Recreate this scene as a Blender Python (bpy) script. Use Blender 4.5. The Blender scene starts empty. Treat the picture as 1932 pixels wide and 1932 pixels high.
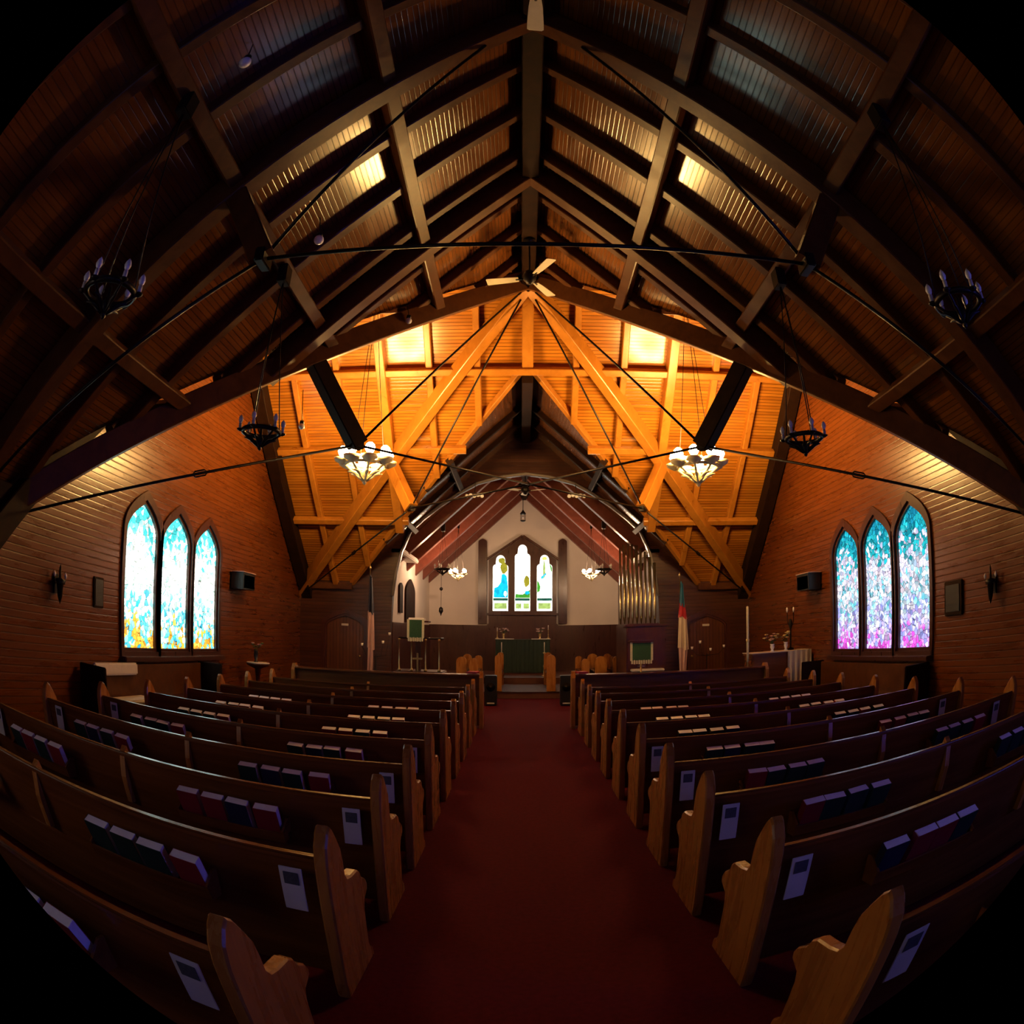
import bpy, bmesh, math, random
from mathutils import Vector, Matrix
random.seed(4)
S = bpy.context.scene
COL = S.collection

# ---------------------------------------------------------------- camera (fisheye clip-on lens)
cam = bpy.data.cameras.new('camera')
cam.type = 'PANO'
cam.panorama_type = 'FISHEYE_LENS_POLYNOMIAL'
cam.sensor_width = 36; cam.sensor_height = 36; cam.sensor_fit = 'HORIZONTAL'
cam.fisheye_fov = math.radians(127.6)
cam.fisheye_polynomial_k0 = 0
K1, K2, K3, K4 = (0.0415931366, 0.000257897425, -3.12969828e-05, 1.70711395e-06)
cam.fisheye_polynomial_k1 = -K1; cam.fisheye_polynomial_k2 = -K2
cam.fisheye_polynomial_k3 = -K3; cam.fisheye_polynomial_k4 = -K4
cam.shift_x = -6.95 / 1932; cam.shift_y = -33.15 / 1932
co = bpy.data.objects.new('camera', cam); COL.objects.link(co)
YAW, PIT, ROL = -0.00692, 0.20282, -0.00359
cr, sr, cp, sp, cy, sy = math.cos(ROL), math.sin(ROL), math.cos(PIT), math.sin(PIT), math.cos(YAW), math.sin(YAW)
def c2w(v):
    v = Vector(v)
    a = Vector((v.x*cr + v.z*sr, v.y, -v.x*sr + v.z*cr))
    b = Vector((a.x, a.y*cp - a.z*sp, a.y*sp + a.z*cp))
    return Vector((b.x*cy + b.y*sy, -b.x*sy + b.y*cy, b.z))
R, U, F = c2w((1, 0, 0)), c2w((0, 0, 1)), c2w((0, 1, 0))
co.matrix_world = Matrix(((R.x, U.x, -F.x, 0), (R.y, U.y, -F.y, 0), (R.z, U.z, -F.z, 1.65), (0, 0, 0, 1)))
S.camera = co

# ---------------------------------------------------------------- world, exposure
w = bpy.data.worlds.new('world'); S.world = w; w.use_nodes = True
w.node_tree.nodes['Background'].inputs[0].default_value = (0.02, 0.012, 0.008, 1)
w.node_tree.nodes['Background'].inputs[1].default_value = 0.25
S.view_settings.view_transform = 'Standard'; S.view_settings.look = 'None'
S.view_settings.exposure = 0.0; S.view_settings.gamma = 1.0
S.view_settings.use_curve_mapping = False
S.cycles.use_denoising = True
S.cycles.sample_clamp_indirect = 6
S.cycles.max_bounces = 4; S.cycles.diffuse_bounces = 3; S.cycles.glossy_bounces = 2
S.cycles.use_adaptive_sampling = True; S.cycles.adaptive_threshold = 0.06; S.cycles.adaptive_min_samples = 12
S.cycles.caustics_reflective = False; S.cycles.caustics_refractive = False
BULB = 400.0       # glow of the nave bulbs
BULB_C = 430.0     # glow of the chancel bulbs
WIN = 1.25        # daylight through the stained glass

XC, YC, D, SL = 0.127, 9.89, 5.27, 0.92
ZB, ZT = 7.56, 7.14            # height of the boards at the ridge, of the underside of the trusses
XL, XR = XC - D, XC + D
YE, YW, YEND = 15.16, -4.0, 22.0
CH = 3.1; ZCB = 6.38           # chancel half width, its ridge

# ---------------------------------------------------------------- materials
def mat(name):
    m = bpy.data.materials.new(name); m.use_nodes = True
    nt = m.node_tree; b = nt.nodes['Principled BSDF']
    return m, nt, b
def N(nt, t, **k):
    n = nt.nodes.new(t)
    for a, v in k.items(): setattr(n, a, v)
    return n
def math_(nt, op, a, b=None, c=None):
    n = N(nt, 'ShaderNodeMath', operation=op)
    for i, v in enumerate((a, b, c)):
        if v is None: continue
        if isinstance(v, (int, float)): n.inputs[i].default_value = v
        else: nt.links.new(v, n.inputs[i])
    return n.outputs[0]
def wood(name, c1, c2, rough=0.3, grain=(1, 1, 1), boards=None, bw=0.075, groove=0.35, spec=0.5, coat=0.0, vary=0.35, bump=0.25, nh=0.25):
    m, nt, b = mat(name)
    g = N(nt, 'ShaderNodeNewGeometry')
    mp = N(nt, 'ShaderNodeMapping'); mp.inputs['Scale'].default_value = grain
    nt.links.new(g.outputs['Position'], mp.inputs['Vector'])
    no = N(nt, 'ShaderNodeTexNoise'); no.inputs['Scale'].default_value = 1; no.inputs['Detail'].default_value = 5
    no.inputs['Roughness'].default_value = 0.6; no.inputs['Distortion'].default_value = 0.6
    nt.links.new(mp.outputs[0], no.inputs['Vector'])
    fac = no.outputs['Fac']
    mix = N(nt, 'ShaderNodeMix', data_type='RGBA')
    mix.inputs['A'].default_value = (*c1, 1); mix.inputs['B'].default_value = (*c2, 1)
    ramp = N(nt, 'ShaderNodeMapRange'); ramp.inputs['From Min'].default_value = 0.3; ramp.inputs['From Max'].default_value = 0.7
    nt.links.new(fac, ramp.inputs['Value'])
    out = mix.outputs['Result']; height = fac
    f = ramp.outputs[0]
    if boards:
        dp = N(nt, 'ShaderNodeVectorMath', operation='DOT_PRODUCT'); dp.inputs[1].default_value = boards
        nt.links.new(g.outputs['Position'], dp.inputs[0])
        q = math_(nt, 'DIVIDE', dp.outputs['Value'], bw)
        fr = math_(nt, 'FRACT', q); fl = math_(nt, 'FLOOR', q)
        wn = N(nt, 'ShaderNodeTexWhiteNoise', noise_dimensions='1D'); nt.links.new(fl, wn.inputs['W'])
        f = math_(nt, 'MULTIPLY_ADD', math_(nt, 'SUBTRACT', wn.outputs['Value'], 0.5), vary * 1.6, f)
        e = math_(nt, 'MINIMUM', fr, math_(nt, 'SUBTRACT', 1, fr))
        gr = N(nt, 'ShaderNodeMapRange'); gr.inputs['From Max'].default_value = 0.13
        nt.links.new(e, gr.inputs['Value'])
        dk = N(nt, 'ShaderNodeMix', data_type='RGBA', blend_type='MULTIPLY'); dk.inputs['Factor'].default_value = 1
        gm = math_(nt, 'MULTIPLY_ADD', gr.outputs[0], 1 - groove, groove)
        cc = N(nt, 'ShaderNodeCombineColor')
        for i in range(3): nt.links.new(gm, cc.inputs[i])
        nt.links.new(out, dk.inputs['A']); nt.links.new(cc.outputs[0], dk.inputs['B'])
        out = dk.outputs['Result']
        tilt = math_(nt, 'MULTIPLY', math_(nt, 'SUBTRACT', wn.outputs['Value'], 0.5), math_(nt, 'MULTIPLY', fr, 1.3))
        height = math_(nt, 'ADD', math_(nt, 'MULTIPLY_ADD', fac, nh, gr.outputs[0]), tilt)
    nt.links.new(f, mix.inputs['Factor'])
    nt.links.new(out, b.inputs['Base Color'])
    bp = N(nt, 'ShaderNodeBump'); bp.inputs['Strength'].default_value = bump
    bp.inputs['Distance'].default_value = 0.006 if boards else 0.002
    nt.links.new(height, bp.inputs['Height']); nt.links.new(bp.outputs[0], b.inputs['Normal'])
    rr = math_(nt, 'MULTIPLY_ADD', fac, 0.22, rough - 0.1); nt.links.new(rr, b.inputs['Roughness'])
    b.inputs['Specular IOR Level'].default_value = spec
    b.inputs['Coat Weight'].default_value = coat; b.inputs['Coat Roughness'].default_value = 0.20
    return m
def plain(name, c, rough=0.5, metal=0.0, emit=None, es=1.0, noise=0.12, scale=9.0, spec=0.5, bump=0.0):
    m, nt, b = mat(name)
    g = N(nt, 'ShaderNodeNewGeometry'); no = N(nt, 'ShaderNodeTexNoise'); no.inputs['Scale'].default_value = scale
    no.inputs['Detail'].default_value = 3
    nt.links.new(g.outputs['Position'], no.inputs['Vector'])
    mx = N(nt, 'ShaderNodeMix', data_type='RGBA'); nt.links.new(no.outputs['Fac'], mx.inputs['Factor'])
    mx.inputs['A'].default_value = tuple(max(0, v*(1-noise)) for v in c) + (1,)
    mx.inputs['B'].default_value = tuple(min(1, v*(1+noise)) for v in c) + (1,)
    nt.links.new(mx.outputs['Result'], b.inputs['Base Color'])
    b.inputs['Roughness'].default_value = rough; b.inputs['Metallic'].default_value = metal
    b.inputs['Specular IOR Level'].default_value = spec
    if bump:
        bp = N(nt, 'ShaderNodeBump'); bp.inputs['Strength'].default_value = bump; bp.inputs['Distance'].default_value = 0.004
        nt.links.new(no.outputs['Fac'], bp.inputs['Height']); nt.links.new(bp.outputs[0], b.inputs['Normal'])
    if emit:
        b.inputs['Emission Color'].default_value = (*emit, 1); b.inputs['Emission Strength'].default_value = es
    return m
SN, CS = SL / math.hypot(1, SL), 1 / math.hypot(1, SL)   # slope direction
WA, WB_ = (0.14, 0.042, 0.007), (0.23, 0.074, 0.012)
M = {}
M['nave_l'] = wood('nave boards left', WA, WB_, 0.20, (9, 1.2, 9), (CS, 0, SN), 0.06, coat=0.7)
M['nave_r'] = wood('nave boards right', WA, WB_, 0.20, (9, 1.2, 9), (CS, 0, -SN), 0.06, coat=0.7)
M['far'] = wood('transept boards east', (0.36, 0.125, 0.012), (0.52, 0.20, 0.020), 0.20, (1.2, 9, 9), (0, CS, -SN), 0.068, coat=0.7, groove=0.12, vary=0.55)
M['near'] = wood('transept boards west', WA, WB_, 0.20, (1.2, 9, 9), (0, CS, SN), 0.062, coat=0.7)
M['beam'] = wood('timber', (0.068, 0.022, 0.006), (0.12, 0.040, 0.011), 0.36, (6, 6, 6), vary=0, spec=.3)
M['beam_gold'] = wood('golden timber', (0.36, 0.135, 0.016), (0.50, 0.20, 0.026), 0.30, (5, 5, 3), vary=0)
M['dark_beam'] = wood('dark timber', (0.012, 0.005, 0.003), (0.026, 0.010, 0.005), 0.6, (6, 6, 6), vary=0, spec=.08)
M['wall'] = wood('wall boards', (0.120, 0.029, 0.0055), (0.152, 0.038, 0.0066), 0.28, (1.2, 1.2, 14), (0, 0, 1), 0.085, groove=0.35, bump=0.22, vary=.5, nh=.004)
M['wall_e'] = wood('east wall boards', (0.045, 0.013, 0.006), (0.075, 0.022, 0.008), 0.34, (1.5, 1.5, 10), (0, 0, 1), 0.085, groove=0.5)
M['wall_v'] = wood('arch wall boards', (0.08, 0.024, 0.007), (0.12, 0.038, 0.009), 0.32, (10, 10, 1.5), (1, 0, 0), 0.08)
M['chancel_l'] = wood('chancel boards left', (0.12, 0.04, 0.014), (0.20, 0.07, 0.022), 0.22, (9, 1.2, 9), (CS, 0, SN), 0.075)
M['chancel_r'] = wood('chancel boards right', (0.12, 0.04, 0.014), (0.20, 0.07, 0.022), 0.22, (9, 1.2, 9), (CS, 0, -SN), 0.075)
M['pew'] = wood('pew oak', (0.11, 0.032, 0.008), (0.19, 0.060, 0.015), 0.22, (1.0, 14, 14), vary=0)
M['pew_end'] = wood('pew end oak', (0.30, 0.105, 0.020), (0.46, 0.18, 0.036), 0.27, (16, 16, 2.0), vary=0)
M['rose'] = wood('reredos wood', (0.042, 0.010, 0.006), (0.07, 0.018, 0.010), 0.3, (12, 12, 2), vary=0)
M['redwood'] = wood('reddish timber', (0.13, 0.034, 0.022), (0.20, 0.055, 0.034), 0.35, (6, 6, 6), vary=0)
M['plaster'] = plain('plaster', (0.74, 0.66, 0.60), 0.85, noise=0.10, scale=1.6)
M['iron'] = plain('black iron', (0.018, 0.014, 0.014), 0.4, 0.6)
M['brass'] = plain('brass', (0.55, 0.42, 0.20), 0.28, 0.9)
M['pipe'] = plain('pipe metal', (0.42, 0.36, 0.24), 0.25, 0.9)
M['white'] = plain('white card', (0.55, 0.52, 0.52), 0.6)
M['page'] = plain('page edges', (0.90, 0.86, 0.86), 0.45, noise=0.08, scale=60)
M['cover_g'] = plain('green cloth cover', (0.012, 0.030, 0.024), 0.5)
M['cover_r'] = plain('red cloth cover', (0.20, 0.012, 0.018), 0.5)
M['cover_b'] = plain('blue cloth cover', (0.012, 0.014, 0.045), 0.5)
M['dark'] = plain('black paint', (0.010, 0.010, 0.012), 0.35)
M['print'] = plain('dark print', (0.05, 0.055, 0.07), 0.6, noise=0.6, scale=90)
M['linen'] = plain('white linen', (0.62, 0.56, 0.50), 0.8, bump=0.3, scale=14)
M['green'] = plain('green brocade', (0.022, 0.085, 0.035), 0.7, scale=40, noise=0.35)
M['altar_green'] = plain('dark green frontal', (0.004, 0.018, 0.010), 0.7, scale=30, noise=0.3)
M['fringe'] = plain('cream fringe', (0.62, 0.60, 0.42), 0.8, scale=80, noise=0.4)
M['carpet'] = plain('maroon carpet', (0.105, 0.0045, 0.013), 0.95, scale=30, noise=0.35, spec=0.1)
M['carpet2'] = plain('brown sanctuary floor', (0.10, 0.026, 0.012), 0.6, scale=8, noise=0.3)
M['red'] = plain('red cloth', (0.42, 0.02, 0.04), 0.7)
M['blue'] = plain('blue cloth', (0.02, 0.12, 0.24), 0.7)
M['flag_white'] = plain('flag white', (0.60, 0.50, 0.42), 0.8)
M['candle'] = plain('candle sleeve', (0.62, 0.58, 0.60), 0.4)
M['glass_off'] = plain('unlit frosted bulb', (0.85, 0.85, 0.95), 0.15, spec=1.0)
M['fan'] = plain('cream fan blade', (0.60, 0.52, 0.36), 0.45)
M['petal'] = plain('pale petals', (0.60, 0.52, 0.26), 0.7)
M['petal_p'] = plain('pink petals', (0.55, 0.36, 0.36), 0.7)
M['leaf'] = plain('leaf', (0.04, 0.09, 0.03), 0.6)
M['bulb'] = plain('lit bulb', (1, 0.9, 0.7), 0.4, emit=(1.0, 0.56, 0.17), es=BULB)
M['bulb_c'] = plain('lit chancel bulb', (1, 0.9, 0.75), 0.4, emit=(1.0, 0.62, 0.36), es=BULB_C)
M['arm_white'] = plain('cream enamel', (0.75, 0.66, 0.42), 0.35)
M['moulding'] = plain('pale arch moulding', (0.22, 0.19, 0.18), 0.15, spec=1.0)
M['plaque'] = plain('bronze plaque', (0.05, 0.05, 0.05), 0.4, 0.5)

def stained(name, stops, seed=0.0, jit=.25, scale=13.0, strength=2.0, z0=1.06, z1=3.18, tint=(1, 1, 1), stretch=1.0):
    """leaded glass: coloured cells between dark cames, colours running up the light"""
    m = bpy.data.materials.new(name); m.use_nodes = True; nt = m.node_tree
    for n in list(nt.nodes): nt.nodes.remove(n)
    out = N(nt, 'ShaderNodeOutputMaterial'); em = N(nt, 'ShaderNodeEmission')
    g = N(nt, 'ShaderNodeNewGeometry'); mp = N(nt, 'ShaderNodeMapping')
    mp.inputs['Location'].default_value = (seed, seed*1.7, seed*.6); mp.inputs['Scale'].default_value = (1, 1, stretch)
    nt.links.new(g.outputs['Position'], mp.inputs['Vector'])
    vo = N(nt, 'ShaderNodeTexVoronoi'); vo.inputs['Scale'].default_value = scale
    ve = N(nt, 'ShaderNodeTexVoronoi', feature='DISTANCE_TO_EDGE'); ve.inputs['Scale'].default_value = scale
    big = N(nt, 'ShaderNodeTexNoise'); big.inputs['Scale'].default_value = 2.6; big.inputs['Detail'].default_value = 2
    for v in (vo, ve, big): nt.links.new(mp.outputs[0], v.inputs['Vector'])
    sp_ = N(nt, 'ShaderNodeSeparateXYZ'); nt.links.new(g.outputs['Position'], sp_.inputs[0])
    sc = N(nt, 'ShaderNodeSeparateColor'); nt.links.new(vo.outputs['Color'], sc.inputs[0])
    t = math_(nt, 'DIVIDE', math_(nt, 'SUBTRACT', sp_.outputs['Z'], z0), z1 - z0)
    t = math_(nt, 'ADD', t, math_(nt, 'MULTIPLY', math_(nt, 'SUBTRACT', big.outputs['Fac'], 0.5), 0.30))
    t = math_(nt, 'ADD', t, math_(nt, 'MULTIPLY', math_(nt, 'SUBTRACT', sc.outputs[0], 0.5), jit))
    cr_ = N(nt, 'ShaderNodeValToRGB'); el = cr_.color_ramp.elements
    while len(el) < len(stops): el.new(0.5)
    for e, (p, c) in zip(el, stops): e.position = p; e.color = (*c, 1)
    nt.links.new(t, cr_.inputs[0])
    lead = N(nt, 'ShaderNodeMapRange'); lead.inputs['From Min'].default_value = 0.01; lead.inputs['From Max'].default_value = 0.06
    nt.links.new(ve.outputs['Distance'], lead.inputs['Value'])
    br = math_(nt, 'MULTIPLY_ADD', sc.outputs[1], 0.9, 0.45)
    st = math_(nt, 'MULTIPLY', math_(nt, 'MULTIPLY', br, math_(nt, 'MULTIPLY_ADD', lead.outputs[0], 0.8, 0.2)), strength)
    nt.links.new(cr_.outputs[0], em.inputs[0]); nt.links.new(st, em.inputs[1]); nt.links.new(em.outputs[0], out.inputs[0])
    return m
TEAL, WHT = (0.05, 0.62, 0.70), (0.95, 0.98, 0.90)
M['glass_w'] = stained('stained glass of the left windows', [(0, (0.75, 0.30, 0.03)), (0.055, (0.85, 0.50, 0.08)), (0.09, (0.02, 0.35, 0.55)), (0.2, (0.15, 0.65, 0.75)), (0.33, (0.55, 0.85, 0.65)), (0.5, WHT), (0.72, (0.85, 0.95, 0.80)), (0.86, (0.10, 0.62, 0.62)), (1, (0.04, 0.42, 0.42))], 3.1, .40, 13, 2.5*WIN)
M['glass_e'] = stained('stained glass of the right windows', [(0, (0.85, 0.10, 0.75)), (0.08, (0.85, 0.55, 1.0)), (0.20, (0.30, 0.35, 0.85)), (0.32, (0.95, 0.90, 1.0)), (0.44, (0.12, 0.58, 0.72)), (0.54, (0.90, 0.75, 0.85)), (0.66, (0.75, 0.70, 1.0)), (0.74, (0.02, 0.45, 0.50)), (1, (0.01, 0.24, 0.38))], 7.7, .30, 14, 1.25*WIN)

# ---------------------------------------------------------------- mesh helpers
class MB:
    def __init__(s): s.v = []; s.f = []; s.sm = []
    def add(s, vs, fs, smooth=False):
        o = len(s.v); s.v += [tuple(v) for v in vs]; s.f += [tuple(i + o for i in f) for f in fs]; s.sm += [smooth]*len(fs); return s
    def box(s, c, d, ch=0.0, rz=0.0):
        x, y, z = [q/2 for q in d]
        if ch <= 0:
            vs = [(sx*x, sy*y, sz*z) for sx in (-1, 1) for sy in (-1, 1) for sz in (-1, 1)]
            fs = [(0, 1, 3, 2), (4, 6, 7, 5), (0, 4, 5, 1), (2, 3, 7, 6), (0, 2, 6, 4), (1, 5, 7, 3)]
        else:
            bm = bmesh.new(); bmesh.ops.create_cube(bm, size=1)
            for v in bm.verts: v.co = Vector((v.co.x*2*x, v.co.y*2*y, v.co.z*2*z))
            bmesh.ops.bevel(bm, geom=bm.edges[:], offset=ch, segments=2, affect='EDGES')
            bm.verts.index_update(); vs = [tuple(v.co) for v in bm.verts]; fs = [[v.index for v in f.verts] for f in bm.faces]; bm.free()
        c_, s_ = math.cos(rz), math.sin(rz)
        return s.add([(c[0] + a*c_ - b*s_, c[1] + a*s_ + b*c_, c[2] + e) for a, b, e in vs], fs)
    def beam(s, p0, p1, w, h, up=(0, 0, 1), ch=0.012, drop=0.0):
        """timber along p0-p1, w wide, h deep; the line runs along the middle of the underside"""
        p0, p1, up = Vector(p0), Vector(p1), Vector(up); d = (p1 - p0).normalized()
        side = d.cross(up).normalized(); n = side.cross(d).normalized()
        if n.dot(up) < 0: n = -n
        a, b = w/2, h
        sec = [(-a+ch, 0), (a-ch, 0), (a, ch), (a, b-ch), (a-ch, b), (-a+ch, b), (-a, b-ch), (-a, ch)]
        vs = [p + side*x + n*(y - drop) for p in (p0, p1) for x, y in sec]; k = 8
        fs = [(i, (i+1) % k, k + (i+1) % k, k + i) for i in range(k)] + [tuple(range(k))[::-1], tuple(range(k, 2*k))]
        return s.add(vs, fs)
    def tube(s, pts, r, n=8, closed=False):
        pts = [Vector(p) for p in pts]; m = len(pts); rings = []
        rr = r if isinstance(r, (list, tuple)) else [r]*m
        for i, p in enumerate(pts):
            a = pts[(i-1) % m] if (closed or i) else p; b = pts[(i+1) % m] if (closed or i < m-1) else p
            t = (b - a).normalized(); ref = Vector((0, 0, 1)) if abs(t.z) < 0.9 else Vector((0, 1, 0))
            u = t.cross(ref).normalized(); v = u.cross(t)
            rings.append([p + (u*math.cos(q) + v*math.sin(q))*rr[i] for q in [2*math.pi*j/n for j in range(n)]])
        vs = [q for ring in rings for q in ring]; fs = []
        for i in range(m if closed else m-1):
            for j in range(n): fs.append((i*n+j, i*n+(j+1) % n, ((i+1) % m)*n+(j+1) % n, ((i+1) % m)*n+j))
        if not closed: fs += [tuple(range(n))[::-1], tuple(range((m-1)*n, m*n))]
        return s.add(vs, fs, True)
    def lathe(s, prof, c=(0, 0, 0), n=16):
        vs = []; fs = []
        for r, z in prof: vs += [(c[0]+r*math.cos(2*math.pi*j/n), c[1]+r*math.sin(2*math.pi*j/n), c[2]+z) for j in range(n)]
        for i in range(len(prof)-1):
            for j in range(n): fs.append((i*n+j, i*n+(j+1) % n, (i+1)*n+(j+1) % n, (i+1)*n+j))
        fs += [tuple(range(n))[::-1], tuple(range((len(prof)-1)*n, len(prof)*n))]
        return s.add(vs, fs, True)
    def ball(s, c, r, n=10, sz=1.0):
        m = n//2 + 1
        return s.lathe([(max(1e-4, r*math.sin(math.pi*i/m)), -r*sz*math.cos(math.pi*i/m)) for i in range(m+1)], c, n)
    def prism(s, poly, f0, f1):
        """2-D polygon mapped by f0 and f1 to the two faces"""
        k = len(poly); vs = [f0(a, b) for a, b in poly] + [f1(a, b) for a, b in poly]
        return s.add(vs, [tuple(range(k))[::-1], tuple(range(k, 2*k))] + [(i, (i+1) % k, k+(i+1) % k, k+i) for i in range(k)])
    def slab(s, pts, n, t):
        """polygon thickened by t along n"""
        n = Vector(n).normalized()*t; k = len(pts); vs = [Vector(p) for p in pts] + [Vector(p) + n for p in pts]
        return s.add(vs, [tuple(range(k)), tuple(range(k, 2*k))[::-1]] + [(i, (i+1) % k, k+(i+1) % k, k+i) for i in range(k)])
    def build(s, name, m, parent=None, origin=None):
        me = bpy.data.meshes.new(name); o = Vector(origin) if origin else Vector((0, 0, 0))
        me.from_pydata([Vector(v) - o for v in s.v], [], s.f)
        for p, q in zip(me.polygons, s.sm): p.use_smooth = q
        bm = bmesh.new(); bm.from_mesh(me); bmesh.ops.recalc_face_normals(bm, faces=bm.faces[:]); bm.to_mesh(me); bm.free()
        me.materials.append(m if not isinstance(m, str) else M[m])
        ob = bpy.data.objects.new(name, me); COL.objects.link(ob); ob.location = o
        if parent: ob.parent = parent
        return ob
def tag(o, label=None, cat=None, group=None, kind=None):
    if label: o['label'] = label
    if cat: o['category'] = cat
    if group: o['group'] = group
    if kind: o['kind'] = kind
    return o
def thing(name, label, cat, loc=(0, 0, 0), group=None, kind=None):
    o = bpy.data.objects.new(name, None); COL.objects.link(o); o.location = loc; o.empty_display_size = .1
    return tag(o, label, cat, group, kind)
def kids(o): return [c for c in bpy.data.objects if c.parent == o]
def dup(src, loc, label, group=None, rz=None, swap=None):
    r = src.copy(); COL.objects.link(r); r.location = loc; r['label'] = label
    if group: r['group'] = group
    if rz is not None: r.rotation_euler.z = rz
    def rec(a, b):
        for ch in a.children:
            c = ch.copy(); COL.objects.link(c); c.parent = b
            if swap and ch.name.split('.')[0] in swap:
                c.data = c.data.copy(); c.data.materials[0] = M[swap[ch.name.split('.')[0]]]
            rec(ch, c)
    rec(src, r)
    return r
ORD = ['first', 'second', 'third', 'fourth', 'fifth', 'sixth', 'seventh', 'eighth', 'ninth', 'tenth', 'eleventh', 'twelfth', 'thirteenth']

# ---------------------------------------------------------------- the shell
def struct(mb, name, m, parent=None):
    o = mb.build(name, m, parent)
    if not parent: o['kind'] = 'structure'
    return o
f = MB().box((XC, 6.0, -0.05), (2*D + .4, 20.2, .1))
floor_ = struct(f, 'floor', 'carpet')
f = MB().box((XC, 19.1, 0.08), (2*CH, 5.9, .16)); struct(f, 'floor.001', 'carpet2')
f = MB().box((XC, 20.35, 0.245), (2*CH, 3.4, .17)); struct(f, 'floor.002', 'carpet2')
f = MB().box((XC, 16.17, .135), (2.1, .06, .05), .01); struct(f, 'trim_1', 'rose')
TH = 0.12
def zs(dx): return ZB - SL*dx
nb = ((-1, 'l'), (1, 'r'))
ceil = {}
def X(s, d): return XC + s*d
for s, k in nb:
    nrm = (s*SN, 0, CS)
    ceil['nave'+k] = struct(MB().slab([(XC, YW, ZB), (XC, YC, ZB), (X(s, D), YC-D, zs(D)), (X(s, D), YW, zs(D))], nrm, TH), 'ceiling', 'nave_'+k)
    ceil['near'+k] = struct(MB().slab([(XC, YC, ZB), (X(s, D), YC-D, zs(D)), (X(s, D), YC, ZB)], (0, -SN, CS), TH), 'ceiling', 'near')
    e = (ZB - ZCB)/SL; q = (YE - YC) - e
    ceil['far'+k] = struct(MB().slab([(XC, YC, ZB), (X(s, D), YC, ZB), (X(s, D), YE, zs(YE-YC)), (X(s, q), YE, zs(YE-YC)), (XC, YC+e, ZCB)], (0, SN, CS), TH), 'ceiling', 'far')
    ceil['ch'+k] = struct(MB().slab([(XC, YC+e, ZCB), (X(s, q), YE, ZCB-SL*q), (X(s, CH), YE, ZCB-SL*CH), (X(s, CH), YEND, ZCB-SL*CH), (XC, YEND, ZCB)], nrm, TH), 'ceiling', 'chancel_'+k)
QV, EV = q, e
# side walls with three lancet openings each
def lancet(c, w_, z0, z1, n=7, k=1.0):
    """pointed-arch outline (a, z), a along the wall"""
    h = w_/2; sp_ = z1 - w_*0.50*k; pts = [(c-h, z0), (c+h, z0), (c+h, sp_)]
    og = lambda t: h*(1 - t**2.1)
    for i in range(1, n): pts.append((c + og(i/n), sp_ + (z1-sp_)*i/n))
    pts.append((c, z1))
    for i in range(n-1, 0, -1): pts.append((c - og(i/n), sp_ + (z1-sp_)*i/n))
    pts.append((c-h, sp_)); return pts
def wall_with_holes(outer, holes, f0, f1, name, m):
    """outer outline with window openings, triangulated, with thickness"""
    bm = bmesh.new(); loops = []
    for poly in [outer] + holes:
        vs = [bm.verts.new((a, b, 0)) for a, b in poly]
        loops.append([bm.edges.new((vs[i], vs[(i+1) % len(vs)])) for i in range(len(vs))])
    bmesh.ops.triangle_fill(bm, use_beauty=True, use_dissolve=False, edges=bm.edges[:])
    bm.verts.index_update(); V = [(v.co.x, v.co.y) for v in bm.verts]; Fs = [[v.index for v in f.verts] for f in bm.faces]
    bm.free(); mb = MB()
    mb.add([f0(*v) for v in V], Fs); mb.add([f1(*v) for v in V], [f[::-1] for f in Fs])
    for poly in [outer] + holes:
        k = len(poly); mb.add([f0(*v) for v in poly] + [f1(*v) for v in poly], [(i, (i+1) % k, k+(i+1) % k, k+i) for i in range(k)])
    me_ob = struct(mb, name, m)
    return me_ob
LC = {-1: [7.86, 8.93, 10.03], 1: [7.80, 8.90, 10.01]}
WZ0, WZ1 = 1.08, 3.18
win_n = 1
NW = -.3   # nave windows added out of view, daylight for pews and books
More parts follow.
